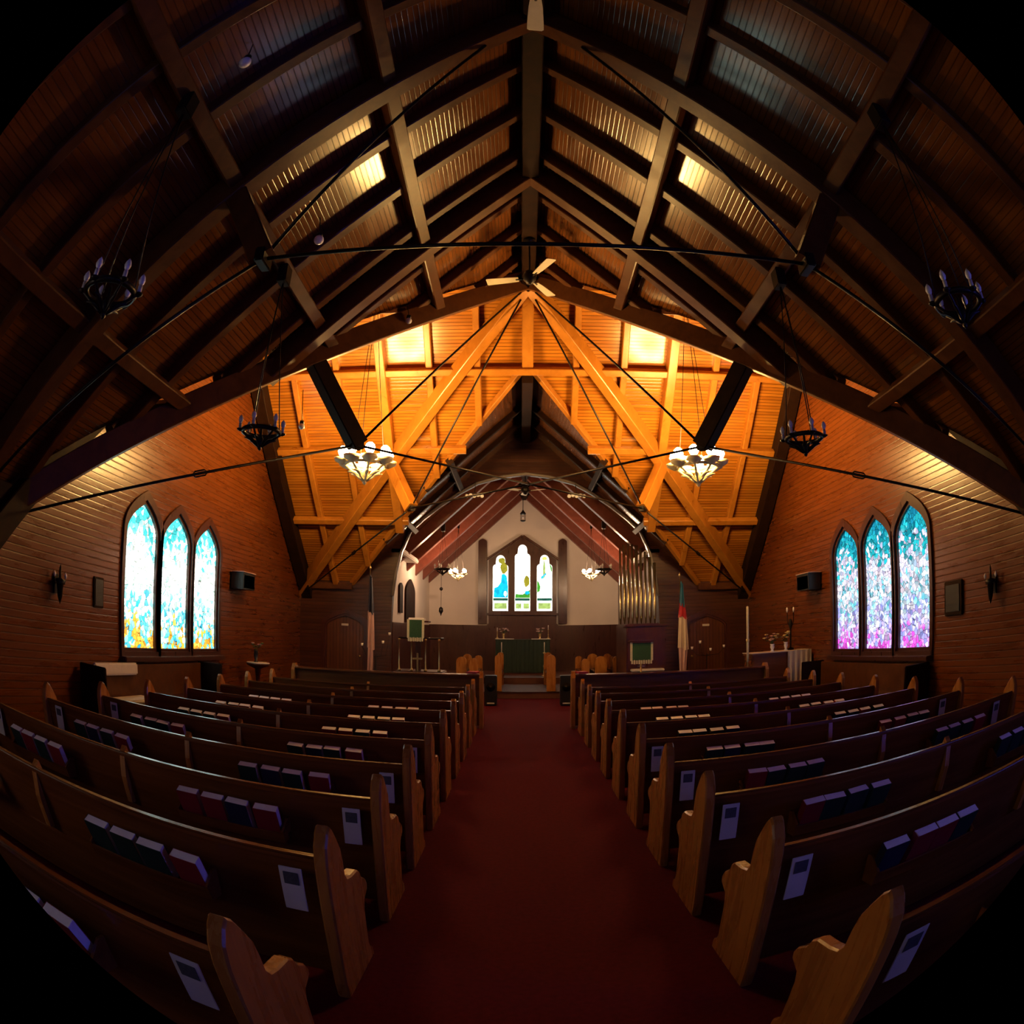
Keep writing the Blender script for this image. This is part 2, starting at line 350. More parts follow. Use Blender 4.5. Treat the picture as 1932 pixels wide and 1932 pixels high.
for s, nm in ((-1, 'wall_left'), (1, 'wall_right')):
    outer = [(YW, 0), (YE, 0), (YE, zs(YE-YC)), (YC, ZB), (YC-D, zs(D)), (YW, zs(D))]
    holes = [lancet(c, 0.99, WZ0, WZ1) for c in LC[s]] + [lancet(NW, 2.0, 1.1, 3.0 if True else 0, k=.4)]
    x = X(s, D)
    wall_with_holes(outer, holes, lambda a, b: (x, a, b), lambda a, b: (x + s*.16, a, b), nm, 'wall')
    for j, c in enumerate(LC[s]):
        wo = thing('window_%d' % win_n, None, None, (x, c, WZ0), kind='structure'); win_n += 1
        i0, i1 = lancet(0, 0.99, 0, WZ1-WZ0), lancet(0, 0.90, .045, WZ1-WZ0-.06)
        o0 = lancet(0, 1.15, -.07, WZ1-WZ0+.13)
        mb = MB(); k = len(i0)
        def ring(A, B, x0, x1):
            vs = [(x0, a, b) for a, b in A] + [(x0, a, b) for a, b in B] + [(x1, a, b) for a, b in A] + [(x1, a, b) for a, b in B]
            fs = []
            for i in range(k):
                n2 = (i+1) % k; fs += [(i, n2, k+n2, k+i), (2*k+i, 3*k+i, 3*k+n2, 2*k+n2), (i, 2*k+i, 2*k+n2, n2), (k+i, k+n2, 3*k+n2, 3*k+i)]
            mb.add(vs, fs)
        ring(o0, i0, -s*.035, s*.0); ring(i0, i1, -s*.0, s*.07)
        fr = mb.build('window_frame', 'rose', wo)
        g_ = MB().prism(i1, lambda a, b: (s*.045, a, b), lambda a, b: (s*.06, a, b)).build('pane', 'glass_w' if s < 0 else 'glass_e', wo)
        wo['label'] = ['nearest', 'middle', 'farthest'][j] + ' stained glass lancet in the ' + ('left' if s < 0 else 'right') + ' wall'
    sl = MB().box((x - s*.05, (LC[s][0]+LC[s][2])/2, WZ0-.10), (.16, 3.35, .07), .01)
    struct(sl, 'trim_%d' % (2 if s < 0 else 3), 'rose')
# east wall of the nave with the chancel arch
ARC = [(0, 5.24), (.55, 5.17), (1.1, 5.02), (1.5, 4.80), (1.95, 4.50), (2.35, 4.18), (2.64, 3.90), (2.84, 3.40), (2.95, 2.95), (3.03, 2.40), (3.07, 1.6), (3.08, 0)]
DZ = 1.96
for s, k in nb:
    outer = [(d, z) for d, z in ARC][::-1] ; outer = [(3.08, 0)] + ARC[::-1][1:]
    outer = outer + [(0, ZCB), (QV, zs(D)), (D, zs(D)), (D, 0)]
    dc = 4.15 if s < 0 else 4.19
    hole = lancet(dc, .98, .02, DZ, k=.6)
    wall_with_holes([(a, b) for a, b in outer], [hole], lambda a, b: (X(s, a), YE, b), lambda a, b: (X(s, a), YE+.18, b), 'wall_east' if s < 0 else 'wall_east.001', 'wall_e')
    do = thing('door_1' if s < 0 else 'door_2', None, None, (X(s, dc), YE, 0), kind='structure')
    i0, i1 = lancet(0, .98, .02, DZ, k=.6), lancet(0, .90, .02, DZ-.05, k=.6)
    o0 = lancet(0, 1.14, .02, DZ+.11, k=.6); mb = MB(); kk = len(i0)
    def ring2(A, B, y0, y1):
        vs = [(a, y0, b) for a, b in A] + [(a, y0, b) for a, b in B] + [(a, y1, b) for a, b in A] + [(a, y1, b) for a, b in B]; fs = []
        for i in range(kk):
            n2 = (i+1) % kk; fs += [(i, n2, kk+n2, kk+i), (2*kk+i, 3*kk+i, 3*kk+n2, 2*kk+n2), (i, 2*kk+i, 2*kk+n2, n2), (kk+i, kk+n2, 3*kk+n2, 3*kk+i)]
        mb.add(vs, fs)
    ring2(o0, i0, -.03, 0); ring2(i0, i1, -.0, .12)
    mb.build('door_frame', 'rose', do)
    MB().prism(i1, lambda a, b: (a, .04, b), lambda a, b: (a, .09, b)).build('door_panel', 'wall_v', do)
    MB().ball((-s*.36, .0, .98), .03).build('door_knob', 'brass', do)
    MB().box((-.01, .03, 1.70), (.17, .02, .05), .004).build('door_plate', 'white', do)
# chancel shell
for s, k in nb:
    x = X(s, CH)
    pl = 'plaster' if s < 0 else 'rose'
    zc = ZCB - SL*CH
    struct(MB().box((x + s*.06, (YE+YEND)/2+.1, zc/2), (.12, YEND-YE-.2, zc)), 'wall_north' if s < 0 else 'wall_south', pl)
    struct(MB().box((x - s*.02, (YE+YEND)/2+.1, .9), (.05, YEND-YE-.25, 1.8)), 'baseboard_north' if s < 0 else 'baseboard_south', 'rose')
mb = MB().slab([(X(-1, CH), YEND, 0), (X(1, CH), YEND, 0), (X(1, CH), YEND, ZCB-SL*CH), (XC, YEND, ZCB), (X(-1, CH), YEND, ZCB-SL*CH)], (0, 1, 0), .15)
struct(mb, 'wall_far', 'plaster')
struct(MB().box((XC, YEND-.03, .92), (2*CH, .06, 1.82), .01), 'baseboard_far', 'rose')
# west end: the wall behind the camera with an added, unseen window for bluish daylight
mb = wall_with_holes([(XL, 0), (XR, 0), (XR, zs(D)), (XC, ZB), (XL, zs(D))], [lancet(XC, 2.2, 2.0, 5.4)], lambda a, b: (a, YW, b), lambda a, b: (a, YW-.15, b), 'wall_west', 'wall_e')
wo = thing('window_8', None, None, (XC, YW, 2.0), kind='structure')
M['added_glass_west'] = stained('added west window glass', [(0, (.25, .3, .9)), (.5, (.35, .45, 1)), (1, (.2, .3, 1))], 1.1, .2, 8, 0.5*WIN, 2.0, 5.4)
MB().prism(lancet(0, 2.2, 0, 3.4), lambda a, b: (a, -.06, b), lambda a, b: (a, -.08, b)).build('pane', 'added_glass_west', wo)

M['added_glass_l'] = stained('added left window glass', [(0, (1, .72, .45)), (.5, (1, .85, .7)), (1, (.9, .85, .9))], 2.1, .2, 8, 2.8*WIN, 1.1, 3.0)
M['added_glass_r'] = stained('added right window glass', [(0, (.07, .09, 1)), (.5, (.14, .16, 1)), (1, (.08, .08, 1))], 5.1, .2, 8, 7.0*WIN, 1.1, 3.0)
for s in (-1, 1):  # unseen windows, added to throw warm and blue light on the pews
    wo = thing('window_%d' % (9 if s < 0 else 10), None, None, (X(s, D), NW, 0), kind='structure')
    MB().prism(lancet(0, 2.0, 1.1, 3.0, k=.4), lambda a, b: (s*.05, a, b), lambda a, b: (s*.07, a, b)).build('pane', 'added_glass_l' if s < 0 else 'added_glass_r', wo)

# ---------------------------------------------------------------- roof framing that is part of each slope
RAF = [1.31, 2.18, 3.05, 4.79, 5.66, 6.53, 7.40, 8.27, 9.14]
def up_of(s): return (s*SN, 0, CS)
RD, PD = 0.15, 0.13
def rz(d, off): return ZB - off - SL*d
def part_of(mb, name, m, par): return mb.build(name, m, par)
for s, k in nb:
    par = ceil['nave'+k]
    for y in RAF + [0.44, -.43, -1.3]:
        d1 = D if y < YC-D else YC-y
        part_of(MB().beam((X(s, .06), y, rz(.06, .19)), (X(s, d1), y, rz(d1, .19)), .13, RD, up_of(s)), 'rafter', 'beam', par)
    for d in (1.25, 2.42, 3.70):
        y1 = YC - d if d < D else YC-D
        part_of(MB().beam((X(s, d), YW, rz(d, .32)), (X(s, d), y1+.05, rz(d, .32)), .15, .15, up_of(s)), 'purlin', 'beam', par)
    part_of(MB().beam((X(s, D-.08), YW, rz(D-.08, .3)), (X(s, D-.08), YC-D, rz(D-.08, .3)), .16, .2, (0, 0, 1)), 'wall_plate', 'dark_beam', par)
    # east slope of the transept
    par = ceil['far'+k]
    for i in range(1, 7):
        d = i*.87 + (.03 if s < 0 else .0)
        big = i == 3
        off = .36 if big else .19
        y0, y1 = .05, (YE-YC)
        if d < QV: y1 = EV + d
        y1 -= .06
        if i == 1 and False: pass
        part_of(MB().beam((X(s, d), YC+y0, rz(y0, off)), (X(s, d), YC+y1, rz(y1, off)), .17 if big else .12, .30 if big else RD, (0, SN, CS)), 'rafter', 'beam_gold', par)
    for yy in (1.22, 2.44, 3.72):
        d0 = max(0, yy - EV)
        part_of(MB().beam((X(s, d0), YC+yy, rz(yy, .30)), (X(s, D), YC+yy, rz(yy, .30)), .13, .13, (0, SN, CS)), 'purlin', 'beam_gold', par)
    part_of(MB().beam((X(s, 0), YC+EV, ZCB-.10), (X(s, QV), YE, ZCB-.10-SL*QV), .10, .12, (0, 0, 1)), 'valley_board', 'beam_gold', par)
    part_of(MB().beam((X(s, QV), YE-.05, rz(D, .2)), (X(s, D), YE-.05, rz(D, .2)), .1, .16, (0, 0, 1)), 'wall_plate', 'beam', par)
    # gable rake at the end wall
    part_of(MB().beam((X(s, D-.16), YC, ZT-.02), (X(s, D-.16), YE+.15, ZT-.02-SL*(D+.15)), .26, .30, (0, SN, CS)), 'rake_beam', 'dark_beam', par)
    # west slope of the transept
    par = ceil['near'+k]
    for i in range(2, 7):
        d = i*.87; y1 = -min(d, D)
        part_of(MB().beam((X(s, d), YC-.05, rz(.05, .19)), (X(s, d), YC+y1, rz(-y1, .19)), .12, RD, (0, -SN, CS)), 'rafter', 'beam', par)
    for yy in (1.22, 2.44, 3.72):
        part_of(MB().beam((X(s, yy), YC-yy, rz(yy, .30)), (X(s, D), YC-yy, rz(yy, .30)), .13, .13, (0, -SN, CS)), 'purlin', 'beam', par)
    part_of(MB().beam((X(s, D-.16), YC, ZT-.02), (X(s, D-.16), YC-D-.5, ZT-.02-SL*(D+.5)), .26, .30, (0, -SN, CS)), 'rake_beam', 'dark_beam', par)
    # chancel slopes
    par = ceil['ch'+k]
    for y in (16.0, 17.5, 19.0, 20.5, 21.85):
        part_of(MB().beam((X(s, .05), y, ZCB-.34-SL*.05), (X(s, CH), y, ZCB-.34-SL*CH), .20, .30, up_of(s)), 'rafter', 'redwood', par)
    for d in (1.45, 2.5):
        part_of(MB().beam((X(s, d), YC+EV+d, ZCB-.2-SL*d), (X(s, d), YE+.1, ZCB-.2-SL*d), .12, .14, up_of(s)), 'purlin', 'dark_beam', par)
    for y in (13.2, 14.2):
        d1 = y - YC - EV
        part_of(MB().beam((X(s, .05), y, ZCB-.15-SL*.05), (X(s, d1-.03), y, ZCB-.15-SL*(d1-.03)), .11, .13, up_of(s)), 'rafter', 'dark_beam', par)
# centre rafter of the east slope, ridge beams
par = ceil['farl']
part_of(MB().beam((XC, YC+.05, rz(.05, .22)), (XC, YC+EV, rz(EV, .22)), .2, .17, (0, SN, CS)), 'rafter', 'beam_gold', par)
part_of(MB().beam((XL, YC, ZB-.35), (XR, YC, ZB-.35), .16, .3), 'ridge_beam', 'beam', par)
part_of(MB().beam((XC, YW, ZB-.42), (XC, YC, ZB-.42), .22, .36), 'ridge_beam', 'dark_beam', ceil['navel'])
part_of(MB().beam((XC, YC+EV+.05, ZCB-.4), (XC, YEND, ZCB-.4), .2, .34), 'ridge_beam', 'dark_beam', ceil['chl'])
# pale moulding round the chancel arch
pts = [(X(-1, d), YE-.05, z) for d, z in ARC[:10]][::-1] + [(X(1, d), YE-.05, z) for d, z in ARC[1:10]]
struct(MB().tube(pts, .035, 8), 'trim_4', 'moulding')
for s, k in nb:
    struct(MB().box((X(s, 2.68), YE-.10, 3.93), (.24, .2, .10), .015), 'trim_%d' % (5 if s < 0 else 6), 'moulding')
    struct(MB().box((X(s, CH-.15), YE+1.2, 3.45), (.30, 2.4, .12), .02), 'trim_%d' % (7 if s < 0 else 8), 'plaster')

# ---------------------------------------------------------------- trusses: timbers and iron rods
def rod(p, q, r=.016): return MB().tube([p, q], r, 8)
TB, TD = .20, .27
def nave_truss(y, label):
    t = thing('roof_truss', label, 'roof truss', (0, 0, 0), 'timber and iron roof trusses')
    node = {}
    for s in (-1, 1):
        MB().beam((X(s, -.0), y, ZT), (X(s, D+.2), y, ZT-SL*(D+.2)), TB, TD, up_of(s)).build('principal_rafter', 'beam', t)
        a = (X(s, 2.42), y, ZT-SL*2.42+.02); nd = (X(s, 2.03), y, 4.24); node[s] = nd
        MB().beam(a, nd, .16, .20, (s*.9, 0, .1), drop=.1).build('strut', 'beam', t)
        MB().box(nd, (.08, .20, .12), .01).build('node_plate', 'iron', t)
        rod((X(s, D-.05), y, ZT-SL*(D-.05)+.05), nd).build('tie_rod', 'iron', t)
        rod(nd, (X(s, .45), y, ZT-SL*.45)).build('tie_rod', 'iron', t)
    rod(node[-1], node[1]).build('tie_rod', 'iron', t)
    return t
nave_truss(3.97, 'brown timber roof truss with black iron tie rods, nearest one overhead')
t = thing('roof_truss', 'pair of dark principal rafters meeting at the ridge ahead of the crossing', 'roof truss', (0, 0, 0), 'timber and iron roof trusses')
for s in (-1, 1):
    MB().beam((X(s, 0), 6.87, ZT), (X(s, YC-6.87), 6.87, ZT-SL*(YC-6.87)), TB, TD, up_of(s)).build('principal_rafter', 'beam', t)
mid = (XC, YC, 3.84)
for sy, wd in ((-1, 'near'), (1, 'far')):
    for s, sd in ((-1, 'left'), (1, 'right')):
        lab = {(-1, -1): 'great diagonal beam from the crossing apex down to the near left corner', (1, -1): 'great diagonal beam from the crossing apex down to the near right corner',
               (-1, 1): 'golden diagonal beam from the crossing apex down to the far left corner', (1, 1): 'golden diagonal beam from the crossing apex down to the far right corner'}[(s, sy)]
        t = thing('crossing_beam', lab, 'roof beam', (0, 0, 0), 'diagonal crossing beams')
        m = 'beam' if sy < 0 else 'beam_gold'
        P = lambda d, z: (X(s, d), YC + sy*d, z)
        MB().beam(P(0.02, ZT), P(D+.25, ZT-SL*(D+.25)), TB, TD).build('hip_beam', m, t)
        nd = P(2.12, 3.86); a = P(2.62, ZT-SL*2.62+.06)
        MB().beam(a, nd, .19, .22, (s*.7, sy*.7, .3), drop=.11).build('strut', 'dark_beam' if sy < 0 else m, t)
        MB().box(nd, (.12, .12, .10), .01, math.pi/4).build('node_plate', 'iron', t)
        rod(P(D-.05, ZT-SL*(D-.05)+.04), nd).build('tie_rod', 'iron', t)
        rod(nd, P(.12, ZT-.1)).build('tie_rod', 'iron', t)
        rod(nd, mid).build('tie_rod', 'iron', t)
        # turnbuckle
        u = Vector(P(3.6, 0)); d_ = 3.55; f_ = (d_-2.12)/(D-.05-2.12); pz = 3.86 + (ZT-SL*(D-.05)+.04-3.86)*f_
        dirv = (Vector(P(D-.05, ZT-SL*(D-.05)+.04)) - Vector(nd)).normalized(); c_ = Vector(P(d_, pz)); pr = Vector((0, 0, 1)).cross(dirv).normalized().cross(dirv)*.03
        MB().tube([c_-dirv*.10, c_-dirv*.06+pr, c_+dirv*.06+pr, c_+dirv*.10, c_+dirv*.06-pr, c_-dirv*.06-pr], .010, 6, True).build('turnbuckle', 'iron', t)

# ---------------------------------------------------------------- pews
ROWS = [1.25, 2.25, 3.25, 4.2, 5.2, 6.2, 7.2, 8.2, 9.2, 10.25]
LX, RX = (-0.68, -4.0), (0.93, 4.38)
END = [(-.045, 0), (-.055, .10), (-.045, .30), (-.05, .55), (-.055, .74), (-.045, .82), (-.015, .875), (.015, .90), (.05, .88), (.095, .83), (.145, .765), (.165, .70),
       (.175, .63), (.205, .598), (.27, .585), (.37, .578), (.415, .555), (.44, .515), (.475, .497), (.51, .478), (.535, .445), (.53, .412), (.495, .392), (.455, .375), (.44, .33), (.438, .12), (.455, .085), (.495, .06), (.50, 0)]
def inset(poly, d):
    n = len(poly); out = []
    for i in range(n):
        a, b, c = Vector((*poly[i-1], 0)), Vector((*poly[i], 0)), Vector((*poly[(i+1) % n], 0))
        e1, e2 = (b-a).normalized(), (c-b).normalized(); nn = (Vector((-e1.y, e1.x, 0)) + Vector((-e2.y, e2.x, 0)))
        nn = nn.normalized() if nn.length > 1e-6 else Vector((0, 0, 0)); out.append((b.x + nn.x*d, b.y + nn.y*d))
    return out
area = sum(END[i-1][0]*END[i][1] - END[i][0]*END[i-1][1] for i in range(len(END)))
def end_panel(x0, t, poly=END):
    """bevelled solid pew end, outer face at x0, thickness t towards +x"""
    sgn = 1 if area > 0 else -1; c = .008
    ins = inset(poly, c*sgn); mb = MB(); k = len(poly); L4 = [(x0, ins), (x0+c, poly), (x0+t-c, poly), (x0+t, ins)]
    vs = [(x, a, b) for x, pl in L4 for a, b in pl]
    fs = [tuple(range(k))[::-1], tuple(range(3*k, 4*k))]
    for r in range(3): fs += [(r*k+i, r*k+(i+1) % k, (r+1)*k+(i+1) % k, (r+1)*k+i) for i in range(k)]
    return mb.add(vs, fs)
def pew(x_a, x_b, lab, y):
    """x_a aisle side, x_b wall side; built at y=0 then moved"""
    t = thing('pew', lab, 'pew', (0, y, 0), 'oak pews in rows on both sides of the aisle')
    lo, hi = min(x_a, x_b), max(x_a, x_b); L = hi - lo - .12; c = (lo+hi)/2
    for x0 in (lo, hi-.055): end_panel(x0, .055).build('end_panel', 'pew_end', t)
    # carved rib on the aisle face
    back = [(-.012, .745), (.012, .745), (.075, .40), (.085, .10), (.062, .10), (.05, .40)]
    MB().prism(back, lambda a, b: (lo+.05, a, b), lambda a, b: (hi-.05, a, b)).build('backrest', 'pew', t)
    MB().box((c, -.002, .752), (hi-lo-.10, .052, .030), .009).build('top_rail', 'pew', t)
    MB().box((c, .262, .415), (hi-lo-.10, .37, .030), .010).build('seat', 'pew', t)
    MB().box((c, .30, .30), (.045, .22, .22), .006).build('seat_bracket', 'pew_end', t)
    MB().prism([(-.03, .60), (-.012, .76), (.03, .80), (.05, .76), (.10, .42), (-.0, .42)], lambda a, b: (c-.02, a, b), lambda a, b: (c+.02, a, b)).build('centre_post', 'pew_end', t)
    return t
def rack(t, x0, x1):
    c = (x0+x1)/2; w_ = x1-x0
    r = MB(); r.box((c, -.060, .468), (w_, .090, .015), .003).prism([(-.100, .46), (-.112, .46), (-.135, .525), (-.122, .528)], lambda a, b: (x0, a, b), lambda a, b: (x1, a, b))
    for x in (x0, x1): r.prism([(-.012, .46), (-.012, .60), (-.05, .60), (-.140, .54), (-.112, .46)], lambda a, b: (x-.006, a, b), lambda a, b: (x+.006, a, b))
    return r.build('book_rack', 'pew', t)
RK = {-1: [(-1.86, -1.20), (-3.49, -2.84)], 1: [(1.45, 2.07), (3.14, 3.80)]}
SIDE = {-1: 'left', 1: 'right'}
proto = {}
def rowname(i): return 'nearest' if i == 0 else ORD[i] + ' from the camera'
for s, (xa, xb) in ((-1, LX), (1, RX)):
    for i, y in enumerate(ROWS):
        lab = 'oak pew, %s, %s side of the aisle' % (['nearest row', 'second row from the camera', 'third row from the camera', 'fourth row from the camera', 'fifth row from the camera', 'sixth row from the camera', 'seventh row from the camera', 'eighth row from the camera', 'ninth row from the camera', 'farthest row'][i], SIDE[s])
        if i == 0:
            p = pew(xa, xb, lab, y)
            for r in RK[s]: rack(p, *r)
            proto[s] = p
        else: dup(proto[s], (0, y, 0), lab)
# hymnals: one built, the others copied
def hymnal(cov):
    t = thing('hymnal', '', 'book', (0, 0, 0))
    MB().box((0, 0, .100), (.130, .052, .198), .001).build('pages', 'page', t)
    cv = MB().box((0, -.0275, .0995), (.136, .004, .199), .001).box((0, .0275, .0995), (.136, .004, .199), .001).box((-.067, 0, .0995), (.004, .056, .199), .001)
    cv.build('cover', cov, t); return t
books = {c: hymnal(c) for c in ('cover_g', 'cover_r', 'cover_b')}
used = set()
POSN = ['nearest the aisle', 'second from the aisle', 'third from the aisle', 'farthest from the aisle']
for s in (-1, 1):
    for i, y in enumerate(ROWS[:8]):
        for k, (x0, x1) in enumerate(RK[s]):
            a, b = (x1, x0) if s < 0 else (x0, x1)   # a is nearer the aisle
            n = 4
            if (i, k) in ((0, 1), (1, 1)): continue
            jit = random.Random(i*7+k*3+s)
            for j in range(n):
                f = (j + .5)/n; x = a + (b-a)*f + jit.uniform(-.012, .012)
                cov = 'cover_r' if (j == 0 and s < 0) or jit.random() < .22 else ('cover_b' if jit.random() < .2 else 'cover_g')
                cn = {'cover_r': 'red', 'cover_g': 'dark green', 'cover_b': 'dark blue'}[cov]
                lab = '%s hymnal %s, %s rack, %s pew row, %s side' % (cn, POSN[j], ('aisle', 'wall')[k], ['nearest', 'second', 'third', 'fourth', 'fifth', 'sixth', 'seventh', 'eighth'][i], SIDE[s])
                z = .489; yy = y - .060
                if cov not in used:
                    o = books[cov]; o.location = (x, yy, z); o['label'] = lab; used.add(cov)
                else: o = dup(books[cov], (x, yy, z), lab)
                o['group'] = 'hymnals in the pew racks'
                o.rotation_euler = (.40 + jit.uniform(-.03, .03), jit.uniform(-.02, .02), jit.uniform(-.06, .06))
# printed cards in clear holders on the pew backs
def card():
    t = thing('pew_card', '', 'card', (0, 0, 0))
    MB().box((0, 0, 0), (.095, .006, .215), .002).build('card_sheet', 'white', t)
    MB().box((0, -.0045, .055), (.062, .003, .060), .001).build('dark_picture', 'print', t)
    return t
c0 = None
for s in (-1, 1):
    for i in range(5):
        x = -.84 if s < 0 else 1.08
        lab = 'white printed card on the pew back beside the aisle, %s row, %s side' % (['nearest', 'second', 'third', 'fourth', 'fifth'][i], SIDE[s])
        if c0 is None: c0 = o = card(); o['label'] = lab; o.location = (x, ROWS[i]-.035, .60)
        else: o = dup(c0, (x, ROWS[i]-.035, .60), lab)
        o['group'] = 'printed cards on the pew backs'; o.rotation_euler = (.06, 0, 0)
    for i in (2, 3, 4):
        x = -3.77 if s < 0 else 4.05
        lab = 'white printed card on the pew back at the wall end, %s row, %s side' % (['', '', 'third', 'fourth', 'fifth'][i], SIDE[s])
        o = dup(c0, (x, ROWS[i]-.035, .62), lab); o.rotation_euler = (.06, 0, 0)
# front modesty panels with a prayer ledge
for s, (xa, xb) in ((-1, (-.60, -3.9)), (1, (.85, 4.3))):
    t = thing('prayer_desk', 'oak prayer desk in front of the first pews on the %s side' % SIDE[s], 'prayer desk', (0, 11.12, 0))
    lo, hi = min(xa, xb), max(xa, xb); c = (lo+hi)/2
    pol = [(-.10, 0), (-.10, .86), (-.03, .97), (.06, .97), (.20, .86), (.20, 0)]
    for x0 in (lo, hi-.06): MB().prism(pol, lambda a, b: (x0, a, b), lambda a, b: (x0+.06, a, b)).build('end_panel', 'pew_end', t)
    MB().box((c, .02, .46), (hi-lo-.12, .04, .84), .006).build('front_panel', 'pew', t)
    MB().box((c, .04, .90), (hi-lo-.12, .26, .03), .008).build('ledge', 'pew', t)
    b = MB().box((xa + s*.17, 11.14, .945), (.17, .24, .035), .006, .2*s).build('kneeler_cushion', 'red'); tag(b, 'small red cushion lying on the aisle corner of the %s prayer desk' % SIDE[s], 'cushion', 'red cushions on the prayer desks')
# long benches against the side walls
for s in (-1, 1):
    y0, y1 = (6.2, 9.7) if s < 0 else (7.25, 10.9)
    t = thing('wall_bench', 'long dark bench with high back standing against the %s wall under the windows' % SIDE[s], 'bench', (X(s, D), (y0+y1)/2, 0), 'wall benches')
    h = (y1-y0)/2
    MB().box((-s*.09, 0, .55), (.04, 2*h-.08, .72), .008).build('backrest', 'beam', t)
    MB().box((-s*.28, 0, .43), (.40, 2*h-.08, .04), .01).build('seat', 'rose', t)
    for e in (-1, 1): MB().box((-s*.27, e*(h-.02), .47), (.46, .05, .92), .012).build('end_panel', 'dark_beam', t)
b = MB().box((XL+.32, 6.95, .48), (.30, 1.2, .05), .02).build('bench_cushion', 'linen'); tag(b, 'folded white cloth lying on the seat of the left wall bench', 'cloth')
b = MB().box((XL+.15, 6.95, .86), (.07, 1.1, .16), .02).build('white_cloth', 'linen'); tag(b, 'white cloth draped over the back of the left wall bench', 'cloth')

# ---------------------------------------------------------------- chandeliers
def chandelier(label, loc, r, lit, hook, n=6, group='chandeliers hanging from the roof', lo=False):
    """hub at loc; candles on a ring; three wires up to the hook point"""
    t = thing('chandelier', label, 'chandelier', loc, group)
    am = 'arm_white' if lit else 'iron'
    k = r/.22
    MB().tube([(r*.86*math.cos(a), r*.86*math.sin(a), 0) for a in [2*math.pi*i/36 for i in range(36)]], (.016 if lit else .024)*k, 6, True).build('ring', am, t)
    body = MB().lathe([(.004, -.19*k), (.022*k, -.17*k), (.012*k, -.14*k), (.03*k, -.11*k), (.035*k, -.08*k), (.014*k, -.03*k), (.012*k, .03*k), (.003, .05*k)], (0, 0, 0), 12)
    body.build('hub', 'iron' if not lit else 'arm_white', t)
    for i in range(n):
        a = 2*math.pi*(i+.5)/n; ca, sa = math.cos(a), math.sin(a)
        pts = []
        for j in range(9):
            u = j/8; rr = .02*k + (r-.02*k)*u**.8; z = -.15*k + .15*k*(1-(1-u)**2.2) - .03*k*math.sin(u*math.pi)
            pts.append((rr*ca, rr*sa, z))
        arm = MB().tube(pts, [.013*k - .006*k*abs(.5-j/8) for j in range(9)], 6)
        # leaf scroll under the arm
        lf = []
        for j in range(7):
            u = j/6; rr = .03*k + r*.62*u; z = -.13*k + .055*k*u + .02*k*math.sin(u*3.14)
            lf.append((rr*ca, rr*sa, z))
        arm.tube(lf, [.004*k, .010*k, .017*k, .020*k, .017*k, .010*k, .004*k], 6).build('arm', am, t)
        c = (r*ca, r*sa, 0)
        MB().lathe([(.004, -.02*k), (.030*k, -.006*k), (.074*k, .018*k), (.084*k, .046*k), (.078*k, .044*k), (.066*k, .022*k), (.012*k, .006*k), (.012*k, .012*k)] if lit else [(.004, -.02*k), (.030*k, -.004*k), (.034*k, .006*k), (.012*k, .008*k), (.012*k, .012*k)], c, 12).build('drip_pan', am, t)  # lit pans widened into cups to shade walls and slopes below
        MB().lathe([(.017*k, .008*k), (.017*k, .062*k), (.012*k, .066*k)], c, 8).build('candle_sleeve', 'candle', t)
        bm_ = lit or 'glass_off'
        if lit: MB().lathe([(.004, .060*k), (.032*k, .072*k), (.048*k, .105*k), (.040*k, .140*k), (.018*k, .160*k), (.003, .165*k)], c, 12).build('bulb', bm_, t)
        else: MB().lathe([(.004, .064*k), (.019*k, .075*k), (.027*k, .100*k), (.020*k, .126*k), (.003, .148*k)], c, 8).build('bulb', bm_, t)
    hk = Vector(hook) - Vector(loc)
    wr = MB()
    for i in range(3):
        a = 2*math.pi*i/3 + .5
        MB().tube([(r*.86*math.cos(a), r*.86*math.sin(a), 0), hk - Vector((0, 0, .12))], .0055 if not lo else .004, 5).build('wire', 'iron', t)
    MB().box(hk - Vector((0, 0, .06)), (.10, .16, .20) if not lit else (.06, .06, .14), .01).build('hanger', 'iron', t)
    return t
chandelier('unlit black iron chandelier, nearest on the left', (-2.28, 2.62, 3.33), .20, None, (-2.29, 2.64, 4.98))
chandelier('unlit black iron chandelier, nearest on the right', (2.54, 2.62, 3.33), .20, None, (2.54, 2.64, 4.98))
chandelier('unlit black iron chandelier on the left in front of the crossing beam', (-2.29, 5.35, 3.31), .20, None, (-2.29, 5.36, 4.98))
chandelier('unlit black iron chandelier on the right in front of the crossing beam', (2.54, 5.35, 3.27), .20, None, (2.54, 5.36, 4.98))
chandelier('brightly glowing chandelier with cream arms, left of the crossing', (-2.42, 10.0, 4.17), .37, 'bulb', (-2.42, 9.9, 7.22), 8)
chandelier('brightly glowing chandelier with cream arms, right of the crossing', (2.79, 10.0, 4.15), .37, 'bulb', (2.79, 9.9, 7.22), 8)
for s, x1, x2 in ((-1, -1.66, -1.93), (1, 1.92, 2.10)):
    chandelier('small glowing chandelier in the %s half of the chancel' % SIDE[s], (x1, 18.0, 3.15), .21, 'bulb_c', (x1, 18.0, ZCB-SL*abs(x1-XC)-.2), 5, 'chancel chandeliers', True)
    chandelier('small unlit iron chandelier in the %s half of the chancel' % SIDE[s], (x2, 16.7, 3.18), .20, None, (x2, 16.7, ZCB-SL*abs(x2-XC)-.2), 5, 'chancel chandeliers', True)
